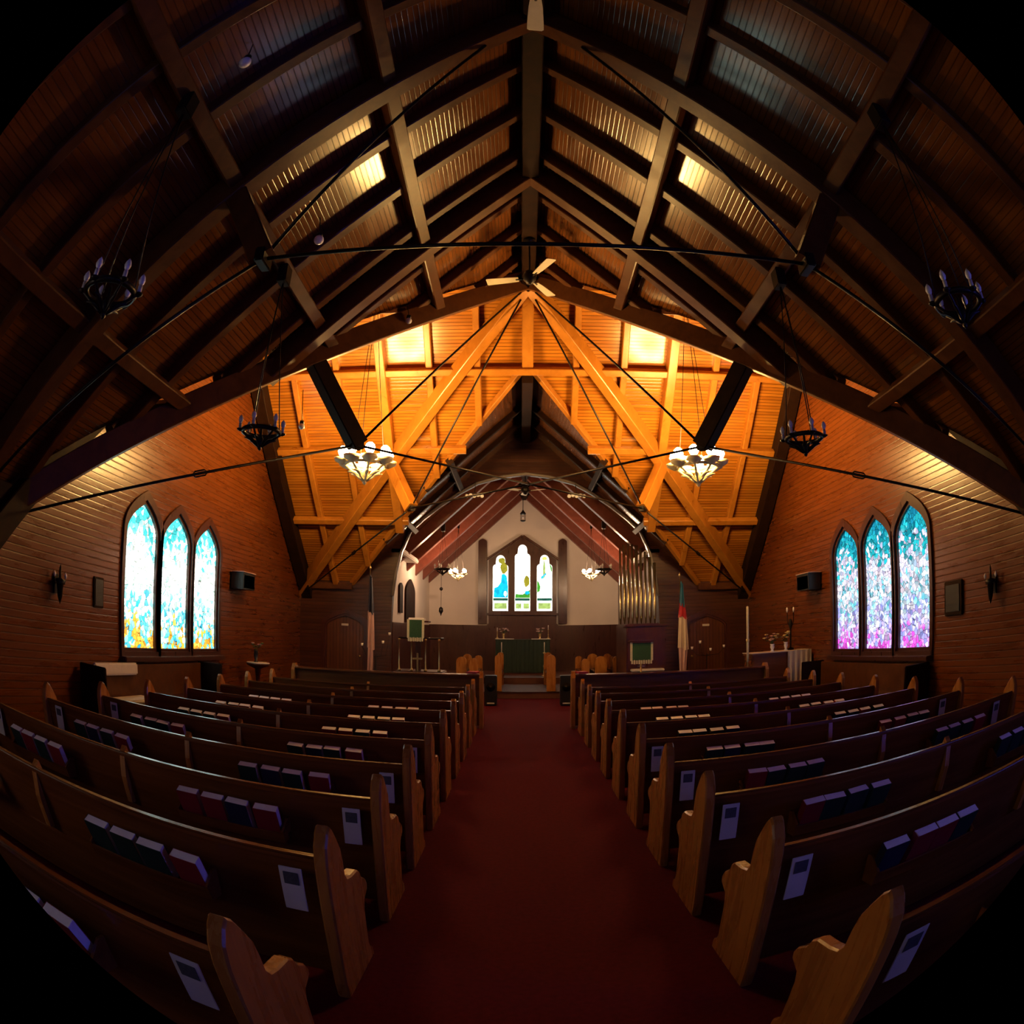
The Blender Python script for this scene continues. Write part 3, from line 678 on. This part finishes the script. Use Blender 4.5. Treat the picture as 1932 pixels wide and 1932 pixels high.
# ---------------------------------------------------------------- ceiling fans
def fan(label, loc, top, ang, L=.62):
    t = thing('ceiling_fan', label, 'ceiling fan', loc, 'ceiling fans under the ridge')
    MB().lathe([(.004, -.09), (.05, -.08), (.065, -.04), (.09, -.02), (.10, .05), (.07, .11), (.02, .13)], (0, 0, 0), 20).build('motor', 'iron', t)
    MB().tube([(0, 0, .1), (0, 0, top-loc[2])], .014, 8).build('down_rod', 'iron', t)
    MB().lathe([(.02, 0), (.08, .05), (.09, .12)], (0, 0, top-loc[2]-.12), 16).build('canopy', 'iron', t)
    for a in ang:
        a = math.radians(a); u = Vector((math.cos(a), math.sin(a), 0)); v = Vector((-u.y, u.x, 0)); mb = MB()
        pr = [(.16, .045), (.30, .060), (.5, .070), (L-.015, .072), (L, .055)]
        for zz in (0,):
            vs = []
            for d, w_ in pr:
                for sg in (1, -1): vs += [tuple(u*d + v*w_*sg + Vector((0, 0, .010*sg))), tuple(u*d + v*w_*sg + Vector((0, 0, .010*sg+.008)))]
            fs = []
            for i in range(len(pr)-1):
                o = 4*i; fs += [(o, o+4, o+6, o+2), (o+1, o+3, o+7, o+5), (o, o+1, o+5, o+4), (o+2, o+6, o+7, o+3)]
            fs += [(0, 2, 3, 1), (4*len(pr)-4, 4*len(pr)-3, 4*len(pr)-1, 4*len(pr)-2)]
            mb.add(vs, fs)
        b = mb.build('blade', 'fan', t)
        MB().tube([tuple(u*.07), tuple(u*.2)], .012, 6).build('blade_iron', 'iron', b)
    return t
fan('cream three-blade ceiling fan at the crossing apex', (.13, 8.3, 6.46), ZB-.4, (-62, 170, 58))
fan('cream ceiling fan at the top edge, one blade hanging into view', (.13, 2.93, 6.46), ZB-.4, (90, 210, 330))
fan('cream ceiling fan far off in the chancel', (.12, 15.9, 5.0), ZCB-.36, (-25, 95, 215), .5)
# ---------------------------------------------------------------- white globe spotlights on thin stems
for lab, p, top in (('white globe lamp on a thin stem, nearest under the left roof slope', (-1.93, 2.62, 5.28), .25), ('white globe lamp on a thin stem beside the left tie rods', (-1.96, 5.29, 5.26), .25),
               ('white globe lamp in front of the left crossing beam', (-1.50, 8.05, 5.68), .22), ('white globe lamp low above the left unlit chandelier', (-3.02, 8.5, 4.35), .5)):
    t = thing('globe_lamp', lab, 'lamp', p, 'white globe lamps')
    MB().ball((0, 0, 0), .052 if p[1] < 6 else .045, 14).build('globe', 'glass_off', t)
    MB().lathe([(.004, .03), (.034, .035), (.03, .07), (.008, .08)], (0, 0, .01), 12).build('socket', 'iron', t)
    MB().tube([(0, 0, .07), (-.04, .02, top+.05)], .006, 6).build('stem', 'iron', t)
# spotlight clusters on the chancel arch
for s, x in ((-1, -1.02), (1, 1.26)):
    t = thing('spotlight_bar', 'row of small white spotlights hanging left of the arch crown' if s < 0 else 'row of small white spotlights hanging right of the arch crown', 'spotlights', (x, YE-.35, 4.66), 'spotlight bars at the chancel arch')
    MB().tube([(-.20, 0, .06), (.20, 0, .06)], .010, 6).tube([(0, 0, .06), (0, .3, .38)], .008, 6).build('bar', 'iron', t)
    for i in range(5):
        c = ((i-2)*.085, -.02*(i % 2), -.015*((i+1) % 2)); rr = .043
        MB().lathe([(rr*.6, -.0), (rr, .03), (rr, .04), (rr*.78, .035), (rr*.4, .015)], (0, 0, 0), 14).build('spotlight', 'glass_off', t)
        o = t.children[-1] if t.children else None
        o = [q for q in COL.objects if q.parent == t][-1]; o.location = c; o.rotation_euler = (math.radians(80), 0, 0)

# ---------------------------------------------------------------- the altar end
FZ = .33
YB = YEND - .06
# triple stained window in its wooden surround
t = thing('window_7', None, None, (.083, YB, 0), kind='structure'); t['label'] = 'triple stained glass window above the altar in a gabled wooden surround'
def trefoil(c, w_, z0, z1, n=7):
    h = w_/2; zc = z1 - .17; r = .155; pts = [(c-h, z0), (c+h, z0), (c+h, z1-.42)]
    for i in range(1, n): a = -.2 + (math.pi*.62)*i/n; pts.append((c + h - .10 + .10*math.cos(a), z1-.42 + .11*math.sin(max(0, a))))
    pts += [(c + r*.95*math.cos(a), zc + r*math.sin(a)*1.05) for a in [math.pi*i/10 for i in range(0, 11)]]
    for i in range(n-1, 0, -1): a = -.2 + (math.pi*.62)*i/n; pts.append((c - h + .10 - .10*math.cos(a), z1-.42 + .11*math.sin(max(0, a))))
    pts.append((c-h, z1-.42)); return pts
LT = [(-.715, .50, 2.30, 4.14), (-.005, .50, 2.30, 4.49), (.712, .50, 2.30, 4.15)]
outer = [(-1.10, 1.84), (1.10, 1.84), (1.10, 3.98), (0, 4.72), (-1.10, 3.98)]
bm = bmesh.new()
for poly in [outer] + [trefoil(*q) for q in LT]:
    vs = [bm.verts.new((a, b, 0)) for a, b in poly]
    for i in range(len(vs)): bm.edges.new((vs[i], vs[(i+1) % len(vs)]))
bmesh.ops.triangle_fill(bm, use_beauty=True, use_dissolve=False, edges=bm.edges[:]); bm.verts.index_update()
V = [(v.co.x, v.co.y) for v in bm.verts]; Fs = [[v.index for v in f.verts] for f in bm.faces]; bm.free()
mb = MB().add([(a, -.10, b) for a, b in V], Fs)
for poly in [outer] + [trefoil(*q) for q in LT]:
    k = len(poly); mb.add([(a, -.10, b) for a, b in poly] + [(a, 0, b) for a, b in poly], [(i, (i+1) % k, k+(i+1) % k, k+i) for i in range(k)])
mb.build('window_surround', 'rose', t)
mb = MB().beam((-1.16, -.13, 3.95), (0, -.13, 4.73), .08, .07).beam((1.16, -.13, 3.95), (0, -.13, 4.73), .08, .07)
mb.build('hood_moulding', 'rose', t)
MB().box((0, -.12, 2.19), (2.3, .12, .07), .01).build('sill', 'rose', t)
def emis(name, c, s):
    m = bpy.data.materials.new(name); m.use_nodes = True; nt = m.node_tree
    for n in list(nt.nodes): nt.nodes.remove(n)
    o = N(nt, 'ShaderNodeOutputMaterial'); e = N(nt, 'ShaderNodeEmission'); g = N(nt, 'ShaderNodeNewGeometry')
    v = N(nt, 'ShaderNodeTexVoronoi'); v.inputs['Scale'].default_value = 11; nt.links.new(g.outputs['Position'], v.inputs['Vector'])
    sc = N(nt, 'ShaderNodeSeparateColor'); nt.links.new(v.outputs['Color'], sc.inputs[0])
    nt.links.new(math_(nt, 'MULTIPLY_ADD', sc.outputs[0], s*.5, s*.75), e.inputs[1]); e.inputs[0].default_value = (*c, 1)
    nt.links.new(e.outputs[0], o.inputs[0]); M[name] = m
emis('pane white', (1, .96, .80), 2.2*WIN); emis('pane cyan', (.01, .52, .80), 1.1*WIN); emis('pane olive', (.42, .36, .03), .8*WIN)
emis('pane green', (.10, .50, .05), .7*WIN); emis('pane deep', (.03, .16, .10), .6*WIN); emis('pane lime', (.45, .62, .16), .9*WIN); emis('pane yellow', (.95, .85, .15), 1.2*WIN)
names = ['left', 'centre', 'right']
def patch(poly, m, par, y=-.03, name='coloured_glass'):
    MB().prism(poly, lambda a, b: (a, y, b), lambda a, b: (a, y+.006, b)).build(name, m, par)
for li, (c, w_, z0, z1) in enumerate(LT):
    g_ = MB().prism(trefoil(c, w_, z0, z1), lambda a, b: (a, -.02, b), lambda a, b: (a, -.012, b)).build('pane', 'pane white', t)
    h = w_/2
    patch([(c-h+.01, z0+.34), (c+h-.01, z0+.34), (c+h-.01, z0+.42), (c-h+.01, z0+.42)], 'pane deep', g_)
    if li != 1: patch([(c-h+.05, z0+.07), (c+h-.05, z0+.07), (c+h-.05, z0+.26), (c-h+.05, z0+.26)], 'pane lime', g_)
    else:
        for q in (-1, 1): patch([(c+q*.125-.09, z0+.08), (c+q*.125+.09, z0+.08), (c+q*.125+.09, z0+.25), (c+q*.125-.09, z0+.25)], 'pane lime', g_)
def blob(cx, cz, rx, rz_, n=12, seed=1, a0=0):
    R_ = random.Random(seed); return [(cx + rx*math.cos(a)*R_.uniform(.8, 1.08), cz + rz_*math.sin(a)*R_.uniform(.8, 1.08)) for a in [a0 + 2*math.pi*i/n for i in range(n)]]
pn = [o for o in COL.objects if o.parent == t and o.name.startswith('pane')]
patch([(-.94, 2.74), (-.48, 2.74), (-.475, 3.1), (-.52, 3.45), (-.60, 3.52), (-.68, 3.50), (-.70, 3.25), (-.80, 3.10), (-.92, 3.05)], 'pane cyan', pn[0])
patch(blob(-.60, 3.72, .12, .20, seed=3), 'pane olive', pn[0]); patch(blob(-.68, 3.95, .11, .10, seed=5), 'pane olive', pn[0]); patch(blob(-.56, 2.87, .055, .10, seed=9), 'pane white', pn[0], -.04)
patch(blob(.13, 3.28, .10, .20, seed=7), 'pane olive', pn[1]); patch([(-.24, 2.73), (.24, 2.73), (.24, 3.0), (.12, 2.92), (0, 2.84), (-.22, 2.86)], 'pane green', pn[1]); patch(blob(.15, 2.90, .08, .07, seed=2), 'pane cyan', pn[1], -.04)
patch([(.47, 2.9), (.55, 2.95), (.58, 3.1), (.52, 3.25), (.47, 3.3)], 'pane green', pn[2]); patch([(.66, 3.35), (.73, 3.42), (.74, 3.75), (.70, 4.0), (.67, 3.8)], 'pane lime', pn[2]); patch(blob(.71, 4.03, .09, .06, seed=4), 'pane yellow', pn[2])
patch([(.62, 3.33), (.78, 3.52), (.74, 3.55), (.60, 3.42)], 'pane cyan', pn[2]); patch([(.925, 3.6), (.955, 3.6), (.955, 3.72), (.90, 3.84), (.885, 3.80)], 'pane green', pn[2])
# tall blind niches beside it
for s, x in ((-1, -1.22), (1, 1.39)):
    mb = MB(); pol = lancet(0, .28, 1.88, 4.68, k=.8)
    mb.prism(pol, lambda a, b: (a, -.06, b), lambda a, b: (a, 0, b))
    o = mb.build('niche_panel', 'rose'); o.location = (x, YB, 0); tag(o, 'tall narrow pointed wooden panel on the plaster %s of the altar window' % SIDE[s], 'wall panel', 'pointed panels beside the altar window')
# reredos
o = MB().box((.083, YB-.04, 1.1), (2.3, .10, 1.55), .02).build('reredos', 'rose'); tag(o, 'dark wooden reredos panelling behind the altar', 'reredos')
# altar
t = thing('altar', 'altar covered with a dark green frontal and white linen', 'altar', (.09, 20.9, FZ))
MB().box((0, 0, .50), (1.62, .62, 1.00), .01).build('altar_table', 'rose', t)
mb = MB(); n = 48
vs = [(-.83 + 1.66*i/n, -.34 + .008*math.sin(i*1.7), z) for z in (.03, 1.03) for i in range(n+1)]
mb.add(vs, [(i, i+1, n+2+i, n+1+i) for i in range(n)]); vs2 = [(a, b+.012, c) for a, b, c in vs]; mb.add(vs2, [(i, n+1+i, n+2+i, i+1) for i in range(n)])
mb.build('frontal', 'altar_green', t)
MB().box((0, 0, 1.045), (1.70, .72, .02), .004).build('altar_cloth', 'altar_green', t)
for s in (-1, 1): MB().box((s*.56, -.02, 1.065), (.58, .70, .014), .003).build('linen_runner', 'linen', t)
def flowers(label, loc, n, cols, r=.14, vase='brass', vh=.16, seed=1):
    t = thing('flower_vase', label, 'flowers', loc, 'flower arrangements'); R_ = random.Random(seed)
    MB().lathe([(.04, 0), (.045, .01), (.02, .03), (.045, vh*.6), (.035, vh*.85), (.05, vh)], (0, 0, 0), 14).build('vase', vase, t)
    st = MB(); lv = MB()
    for i in range(n):
        a = R_.uniform(0, 6.28); q = R_.uniform(.2, 1)*r; z = vh + R_.uniform(.35, 1.0)*r*1.1; p = (q*math.cos(a), q*math.sin(a), z)
        st.tube([(0, 0, vh*.8), (p[0]*.5, p[1]*.5, vh + (z-vh)*.6), p], .003, 4)
        b = MB(); b.ball((0, 0, 0), .018, 6)
        for j in range(6): b.ball((.022*math.cos(j*1.047), .022*math.sin(j*1.047), .004), .017, 6, .6)
        f_ = b.build('blossom', cols[i % len(cols)], t); f_.location = p
        lv.ball((p[0]*.7, p[1]*.7, z-.05), .022, 6, .4)
    st.build('stems', 'leaf', t); lv.build('leaves', 'leaf', t); return t
flowers('brass vase of pale pink flowers on the left of the altar', (-.50, 20.95, FZ+1.07), 9, ['petal_p'], .16, seed=3)
flowers('brass vase of pale pink flowers on the right of the altar', (.62, 20.95, FZ+1.07), 9, ['petal_p'], .16, seed=5)
def candlestick(label, loc, h, r=.05, mt='brass'):
    t = thing('candlestick', label, 'candlestick', loc, 'candlesticks')
    MB().lathe([(r, 0), (r, .015), (r*.35, .04), (r*.22, h*.25), (r*.4, h*.3), (r*.2, h*.36), (r*.2, h*.66), (r*.5, h*.70), (r*.2, h*.71)], (0, 0, 0), 12).build('stem', mt, t)
    MB().lathe([(.012, h*.70), (.012, h), (.002, h+.01)], (0, 0, 0), 8).build('candle', 'candle', t); return t
candlestick('short candlestick at the left end of the altar', (-.70, 20.95, FZ+1.07), .34)
candlestick('short candlestick at the right end of the altar', (.88, 20.95, FZ+1.07), .42)
candlestick('tall floor candlestick standing before the left of the altar', (-.52, 19.3, FZ), .98, .09)
candlestick('tall floor candlestick standing before the right of the altar', (.70, 19.3, FZ), .98, .09)
# communion posts at the head of the aisle
def stall_end(label, loc, w_, h, d, top=.25):
    t = thing('choir_stall', label, 'choir stall', loc, 'choir stalls behind the arch')
    pol = [(-w_/2, 0), (w_/2, 0), (w_/2, h-w_*top*2)] + [(w_/2*math.cos(a), h - w_*top*2 + w_*top*2*math.sin(a)) for a in [math.pi*i/10 for i in range(1, 10)]] + [(-w_/2, h-w_*top*2)]
    MB().prism(pol, lambda a, b: (a, 0, b), lambda a, b: (a, .06, b)).build('end_panel', 'pew_end', t)
    MB().prism(pol, lambda a, b: (a, d, b), lambda a, b: (a, d+.06, b)).build('end_panel', 'pew_end', t)
    MB().box((0, d/2, .42), (w_*.9, d-.05, .04), .01).build('seat', 'pew', t)
    MB().box((w_*.40 if loc[0] > 0 else -w_*.40, d/2, .5), (.03, d-.05, h*.62), .006).build('backrest', 'pew', t)
    return t
for x, lab, w_, h, y in ((-.52, 'choir stall end nearest the aisle on the left, tallest', .17, .90, 16.35), (-1.13, 'choir stall with rounded end second from the aisle on the left', .22, .80, 16.6), (-1.46, 'choir stall with rounded end third from the aisle on the left', .26, .82, 16.9),
                      (.76, 'choir stall end nearest the aisle on the right, tallest', .22, .90, 16.35), (1.62, 'choir stall with rounded end second from the aisle on the right', .20, .78, 16.6), (2.0, 'choir stall with rounded end third from the aisle on the right', .30, .84, 16.6), (2.45, 'choir stall with rounded end beside the organ on the right', .22, .82, 16.9)):
    stall_end(lab, (x, y, .16), w_, h, 1.9)
for s, x in ((-1, -.62), (1, 1.0)):
    t = thing('floor_speaker', 'black floor speaker beside the %s foot of the chancel step' % SIDE[s], 'speaker', (x, 14.6, 0), 'black floor speakers')
    MB().box((0, 0, .34), (.26, .26, .66), .012).build('cabinet', 'dark', t)
    MB().lathe([(.004, 0), (.06, .005), (.09, .02), (.095, .025)], (0, 0, 0), 16).build('speaker_cone', 'iron', t)
    o = [q for q in COL.objects if q.parent == t][-1]; o.location = (0, -.125, .42); o.rotation_euler = (math.radians(90), 0, 0)
    MB().box((0, -.14, .06), (.16, .02, .03), .004).build('label_strip', 'white', t)
# ---------------------------------------------------------------- pulpit (left) and lectern (right)
def banner(par, c, w_, h, m='green'):
    mb = MB(); mb.box((c[0], c[1], c[2]), (w_, .012, h), .002).build('green_fall', m, par)
    f_ = MB()
    for sgn in (-1, 1): f_.box((c[0]+sgn*(w_/2+.022), c[1]-.004, c[2]), (.045, .014, h+.02), .003)
    n = 9
    for i in range(n): f_.box((c[0] - w_/2 - .03 + (w_+.06)*(i+.5)/n, c[1]-.004, c[2]-h/2-.035), ((w_+.06)/n*.72, .012, .07 + .01*(i % 2)), .002)
    return f_.build('fringe', 'fringe', par)
t = thing('pulpit', 'open pulpit of slim brass posts with a green fringed hanging and brass cross', 'pulpit', (-1.92, 12.9, 0))
MB().box((0, .15, .42), (.95, .75, .84), .02).build('platform', 'rose', t)
for x in (-.37, -.13, .14, .40):
    MB().lathe([(.030, .84), (.032, .87), (.014, .90), (.014, 1.42), (.026, 1.44), (.026, 1.47)], (x, -.20, 0), 10).build('post', 'brass', t)
mb = MB().tube([(-.37, -.20, 1.48), (.40, -.20, 1.48)], .018, 8).tube([(-.37, -.20, 1.48), (-.37, .45, 1.48)], .018, 8).tube([(.40, -.20, 1.48), (.40, .45, 1.48)], .018, 8)
mb.build('rail', 'iron', t)
MB().box((-.03, -.10, 1.80), (.46, .34, .03), .006).build('book_rest', 'rose', t)
MB().box((-.03, .02, 1.30), (.10, .10, 1.0), .01).build('pedestal', 'rose', t)
banner(t, (-.04, -.30, 1.66), .24, .34)
MB().box((0, -.30, 1.02), (.035, .015, .36), .004).box((0, -.30, 1.09), (.19, .015, .035), .004).build('cross', 'brass', t)
o = MB().box((-1.96, 12.78, 1.845), (.30, .24, .05), .008).build('open_book', 'page'); tag(o, 'white open book lying on the pulpit rest above the green hanging', 'book')
t = thing('lectern', 'slim brass lectern with a wide green fringed hanging before the organ', 'lectern', (2.33, 12.8, 0))
banner(t, (0, -.02, 1.22), .36, .34)
MB().lathe([(.17, 0), (.17, .03), (.05, .06), (.018, .14), (.018, .60), (.045, .66), (.018, .72), (.018, 1.30)], (0, .05, 0), 14).build('stem', 'brass', t)
MB().box((0, .05, .93), (.14, .015, .03), .004).build('cross_bar', 'brass', t)
MB().box((0, .08, 1.42), (.48, .30, .03), .006).build('book_rest', 'rose', t)
# ---------------------------------------------------------------- organ case and pipes
t = thing('organ_console', 'dark organ console standing behind the lectern', 'organ', (2.68, 14.1, 0))
MB().box((0, .3, .86), (.86, .55, 1.70), .02).build('case', 'rose', t)
MB().box((0, -.05, .78), (.70, .30, .05), .01).build('keyboard', 'white', t)
MB().box((0, -.02, .37), (.74, .06, .72), .01).build('lower_panel', 'dark_beam', t)
MB().box((0, .30, 1.73), (.94, .62, .05), .012).build('cornice', 'rose', t)
t = thing('organ_pipes', 'rank of tall metal organ pipes on the right of the arch', 'organ pipes', (2.7, 15.6, 0))
hs = [3.68, 3.74, 3.74, 3.70, 3.65, 3.56, 3.45, 3.30, 3.15]
for i, h in enumerate(hs):
    x = -.22 + i*.068; r = .028 + .006*((i*2) % 3); y = .9 - .20*i
    MB().lathe([(.012, 1.78), (r, 1.95), (r, h), (r*.9, h), (r*.9, h-.02)], (x, y, 0), 12).build('pipe', 'pipe', t)
MB().box((.05, .1, .90), (.75, 1.7, 1.76), .02).build('case', 'rose', t)
# ---------------------------------------------------------------- flags
def flag(label, loc, top, parts):
    t = thing('flag', label, 'flag', loc, 'flags on poles before the east wall')
    MB().lathe([(.15, 0), (.15, .03), (.03, .05), (.012, .08), (.012, top), (.03, top+.02), (.002, top+.10)], (0, 0, 0), 10).build('pole', 'brass', t)
    for nm, m, z1, z0, w1, w0, ph in parts:
        mb = MB(); n, k = 22, 8; vs = []
        for j in range(k+1):
            v = j/k; z = z1 + (z0-z1)*v; w_ = w1 + (w0-w1)*v
            for i in range(n+1):
                u = i/n; vs.append((.02 + w_*(u-.35), -.05 + .045*math.sin(u*13 + v*1.3 + ph)*(.4+.6*v), z + .03*math.sin(u*5+ph)))
        fs = [(j*(n+1)+i, j*(n+1)+i+1, (j+1)*(n+1)+i+1, (j+1)*(n+1)+i) for j in range(k) for i in range(n)]
        o_ = len(vs); vs2 = [(a, b+.010, c) for a, b, c in vs]; mb.add(vs, fs, True); mb.add(vs2, [f[::-1] for f in fs], True)
        mb.build(nm, m, t)
M['stripes'] = wood('striped flag cloth', (.34, .05, .045), (.42, .10, .08), .8, (1, 1, 1), (1, 0, .15), .055, groove=.9, bump=0)
M['stripes'].node_tree.nodes['Principled BSDF'].inputs['Specular IOR Level'].default_value = .1
nt_ = M['stripes'].node_tree
flag('furled flag with dark canton and red and pale stripes on a pole, left', (-3.18, 14.0, 0), 2.9, [('canton', 'cover_b', 2.75, 1.95, .05, .14, 0), ('stripes', 'petal_p', 1.98, 1.2, .13, .17, 1), ('lower_fold', 'petal_p', 1.24, .55, .12, .14, 2)])
flag('furled white flag with blue and red top on a pole, right', (3.40, 14.0, 0), 2.75, [('canton', 'blue', 2.62, 2.10, .06, .13, 0), ('red_band', 'red', 2.16, 1.86, .13, .20, .4), ('field', 'flag_white', 1.90, 1.20, .17, .24, 1), ('lower_fold', 'petal_p', 1.24, .55, .20, .12, 2)])
# ---------------------------------------------------------------- votive candle stands before the doors
for s, pts in ((-1, [(-3.5, 1.27), (-3.33, 1.43), (-3.02, 1.34), (-2.87, 1.53)]), (1, [(3.84, 1.19), (4.03, 1.32), (4.28, 1.14), (4.6, 1.20)])):
    xc_ = sum(p[0] for p in pts)/4
    t = thing('votive_stand', 'thin black stand with four small glass votive cups by the %s door' % SIDE[s], 'candle stand', (xc_, 14.7, 0), 'votive stands')
    MB().lathe([(.16, 0), (.16, .02), (.012, .05), (.012, 1.05)], (0, 0, 0), 10).build('stand', 'iron', t)
    for x, z in pts:
        MB().tube([(0, 0, 1.0), ((x-xc_)*.7, 0, 1.03), (x-xc_, 0, z-.04)], .006, 5).build('arm', 'iron', t)
        MB().lathe([(.004, -.035), (.025, -.03), (.032, .03), (.026, .03)], (x-xc_, 0, z), 10).build('votive_cup', 'glass_off', t)
# ---------------------------------------------------------------- tables at the sides
t = thing('side_altar', 'tall wooden side table with a white cloth over its right half', 'table', (4.72, 11.6, 0))
MB().box((0, .1, .55), (1.14, .5, 1.06), .015).build('cabinet', 'pew', t)
MB().box((0, .1, 1.10), (1.20, .56, .035), .008).build('table_top', 'pew', t)
MB().box((0, .1, 1.123), (1.20, .58, .012), .003).build('cloth_top', 'linen', t)
mb = MB(); n = 26
vs = [(.12 + .50*i/n, -.19 + .014*math.sin(i*1.1)*(1 if z < 1 else .2), z + (.02*math.sin(i*.5) if z < 1 else 0)) for z in (.50, 1.128) for i in range(n+1)]
mb.add(vs, [(i, i+1, n+2+i, n+1+i) for i in range(n)]); mb.add([(a, b+.01, c) for a, b, c in vs], [(i, n+1+i, n+2+i, i+1) for i in range(n)]); mb.build('cloth_drop', 'linen', t)
candlestick('very tall pale paschal candle standing left of the side table', (4.06, 11.50, 0), 1.98, .07, 'brass')
o = MB().lathe([(.018, .98), (.022, 1.1), (.022, 1.98), (.004, 1.99)], (0, 0, 0), 10).build('candle', 'fringe', [q for q in COL.objects if q.name.startswith('candlestick')][-1])
flowers('vase of pale yellow flowers on the left of the side table', (4.60, 11.62, 1.13), 12, ['petal', 'petal_p'], .17, 'glass_off', .14, 8)
flowers('vase of pale yellow flowers on the right of the side table', (4.90, 11.66, 1.13), 12, ['petal'], .19, 'glass_off', .16, 9)
def twin(label, loc, dz, grp='twin candle holders'):
    t = thing('candelabrum', label, 'candle holder', loc, grp)
    MB().lathe([(.07, 0), (.07, .02), (.02, .05), (.016, dz*.5), (.05, dz*.62), (.02, dz*.75)], (0, 0, 0), 10).build('stem', 'iron', t)
    for s in (-1, 1):
        MB().tube([(0, 0, dz*.6), (s*.06, 0, dz*.62), (s*.07, 0, dz-.08)], .008, 6).build('arm', 'iron', t)
        MB().lathe([(.012, -.07), (.02, -.03), (.018, .01), (.003, .03)], (s*.07, 0, dz), 8).build('bulb', 'glass_off', t)
twin('dark twin candle holder behind the flowers on the side table', (5.05, 11.78, 1.13), .78)
t = thing('round_table', 'small round pedestal table with a pale top by the left wall', 'table', (-4.74, 11.5, 0))
MB().lathe([(.19, 0), (.17, .04), (.04, .08), (.035, .5), (.06, .78), (.20, .84), (.22, .86), (.22, .88)], (0, 0, 0), 20).build('pedestal', 'rose', t)
MB().lathe([(.22, .88), (.225, .885), (.225, .90), (.21, .903)], (0, 0, 0), 20).build('cloth', 'linen', t)
flowers('dark vase with a few dim flowers on the round pedestal table', (-4.78, 11.5, .903), 6, ['petal_p', 'leaf'], .12, 'dark', .22, 11)
# ---------------------------------------------------------------- things on the side walls
for s in (-1, 1):
    xw = X(s, D)
    t = thing('wall_speaker', 'black box speaker high on the %s wall beyond the windows' % SIDE[s], 'speaker', (xw, 11.29, 2.36), 'black wall speakers')
    MB().box((-s*.16, 0, 0), (.26, .56, .30), .012).build('cabinet', 'dark', t)
    MB().box((-s*.28, 0, -.01), (.02, .50, .24), .004).build('grille', 'print', t)
    MB().box((-s*.16, 0, .16), (.28, .60, .015), .003).build('top_edge', 'petal_p', t)
    MB().box((-s*.015, 0, 0), (.03, .10, .12), .003).build('bracket', 'iron', t)
    t = thing('wall_sconce', 'dark iron torch-shaped wall sconce with two small bulbs, %s wall' % SIDE[s], 'sconce', (xw, 5.72, 1.83), 'torch sconces')
    MB().lathe([(.004, -.24), (.035, -.16), (.05, -.02), (.09, .03), (.02, .05), (.016, .16), (.004, .20)], (-s*.10, 0, 0), 12).build('torch', 'iron', t)
    MB().box((-s*.015, 0, -.02), (.03, .09, .22), .006).build('back_plate', 'iron', t)
    for q in (-1, 1):
        MB().tube([(-s*.10, 0, .0), (-s*.10, q*.10, -.01), (-s*.10, q*.12, .05)], .008, 6).build('arm', 'iron', t)
        MB().lathe([(.008, .05), (.018, .07), (.02, .09), (.004, .12)], (-s*.10, q*.12, 0), 8).build('bulb', 'glass_off', t)
t = thing('wall_plaque', 'square framed dark plaque on the right wall', 'plaque', (XR, 6.69, 1.73))
MB().box((-.02, 0, 0), (.04, .44, .44), .01).build('frame', 'dark_beam', t)
MB().box((-.045, 0, 0), (.012, .34, .34), .003).build('tablet', 'plaque', t)
t = thing('wall_plaque', 'narrow grey plaque on the left wall', 'plaque', (XL, 6.72, 1.80))
MB().box((.012, 0, 0), (.024, .24, .38), .006).build('frame', 'dark_beam', t); MB().box((.028, 0, 0), (.010, .19, .33), .003).build('tablet', 'plaque', t)
# ---------------------------------------------------------------- chancel left wall: arched openings, their shade drawn as dark panels; hanging lamps
for y, w_, z0, z1 in ((17.9, 1.5, 1.83, 3.0), (16.45, .45, 2.05, 2.80)):
    o = MB().prism(lancet(0, w_, z0, z1, k=.5), lambda a, b: (0, a, b), lambda a, b: (.05, a, b)).build('arched_panel', 'dark_beam'); o.location = (X(-1, CH)+.002, y, 0)
    tag(o, '%s arched opening, its shade a dark panel, in the pale chancel side wall' % ('wide' if w_ > 1 else 'narrow'), 'arched panel')
t = thing('sanctuary_lamp', 'small black lantern hanging from the chancel ridge', 'lantern', (.08, 19.5, 5.02))
MB().tube([(0, 0, .14), (0, 0, ZCB-.42-5.02)], .010, 6).build('chain', 'iron', t)
MB().lathe([(.004, .20), (.03, .15), (.09, .07), (.085, .06), (.07, .05)], (0, 0, 0), 8).build('cap', 'iron', t)
MB().lathe([(.03, -.17), (.075, -.15), (.08, -.13), (.07, -.125)], (0, 0, 0), 8).build('base', 'iron', t)
for i in range(6): MB().tube([(.07*math.cos(i*1.047), .07*math.sin(i*1.047), -.13), (.07*math.cos(i*1.047), .07*math.sin(i*1.047), .06)], .007, 4).build('bar', 'iron', t)
MB().ball((0, 0, -.04), .03, 8).build('glass', 'glass_off', t)
t = thing('hanging_ornament', 'thin dark hanging ornament against the left plaster wall', 'ornament', (-2.42, 20.6, 2.2))
MB().tube([(0, 0, 0), (0, 0, 1.80)], .006, 6).build('cord', 'iron', t)
MB().ball((0, 0, .72), .055, 10).build('upper_knob', 'iron', t); MB().lathe([(.004, -.14), (.03, -.06), (.07, 0), (.06, .10), (.02, .14)], (0, 0, .02), 10).build('tassel', 'iron', t)
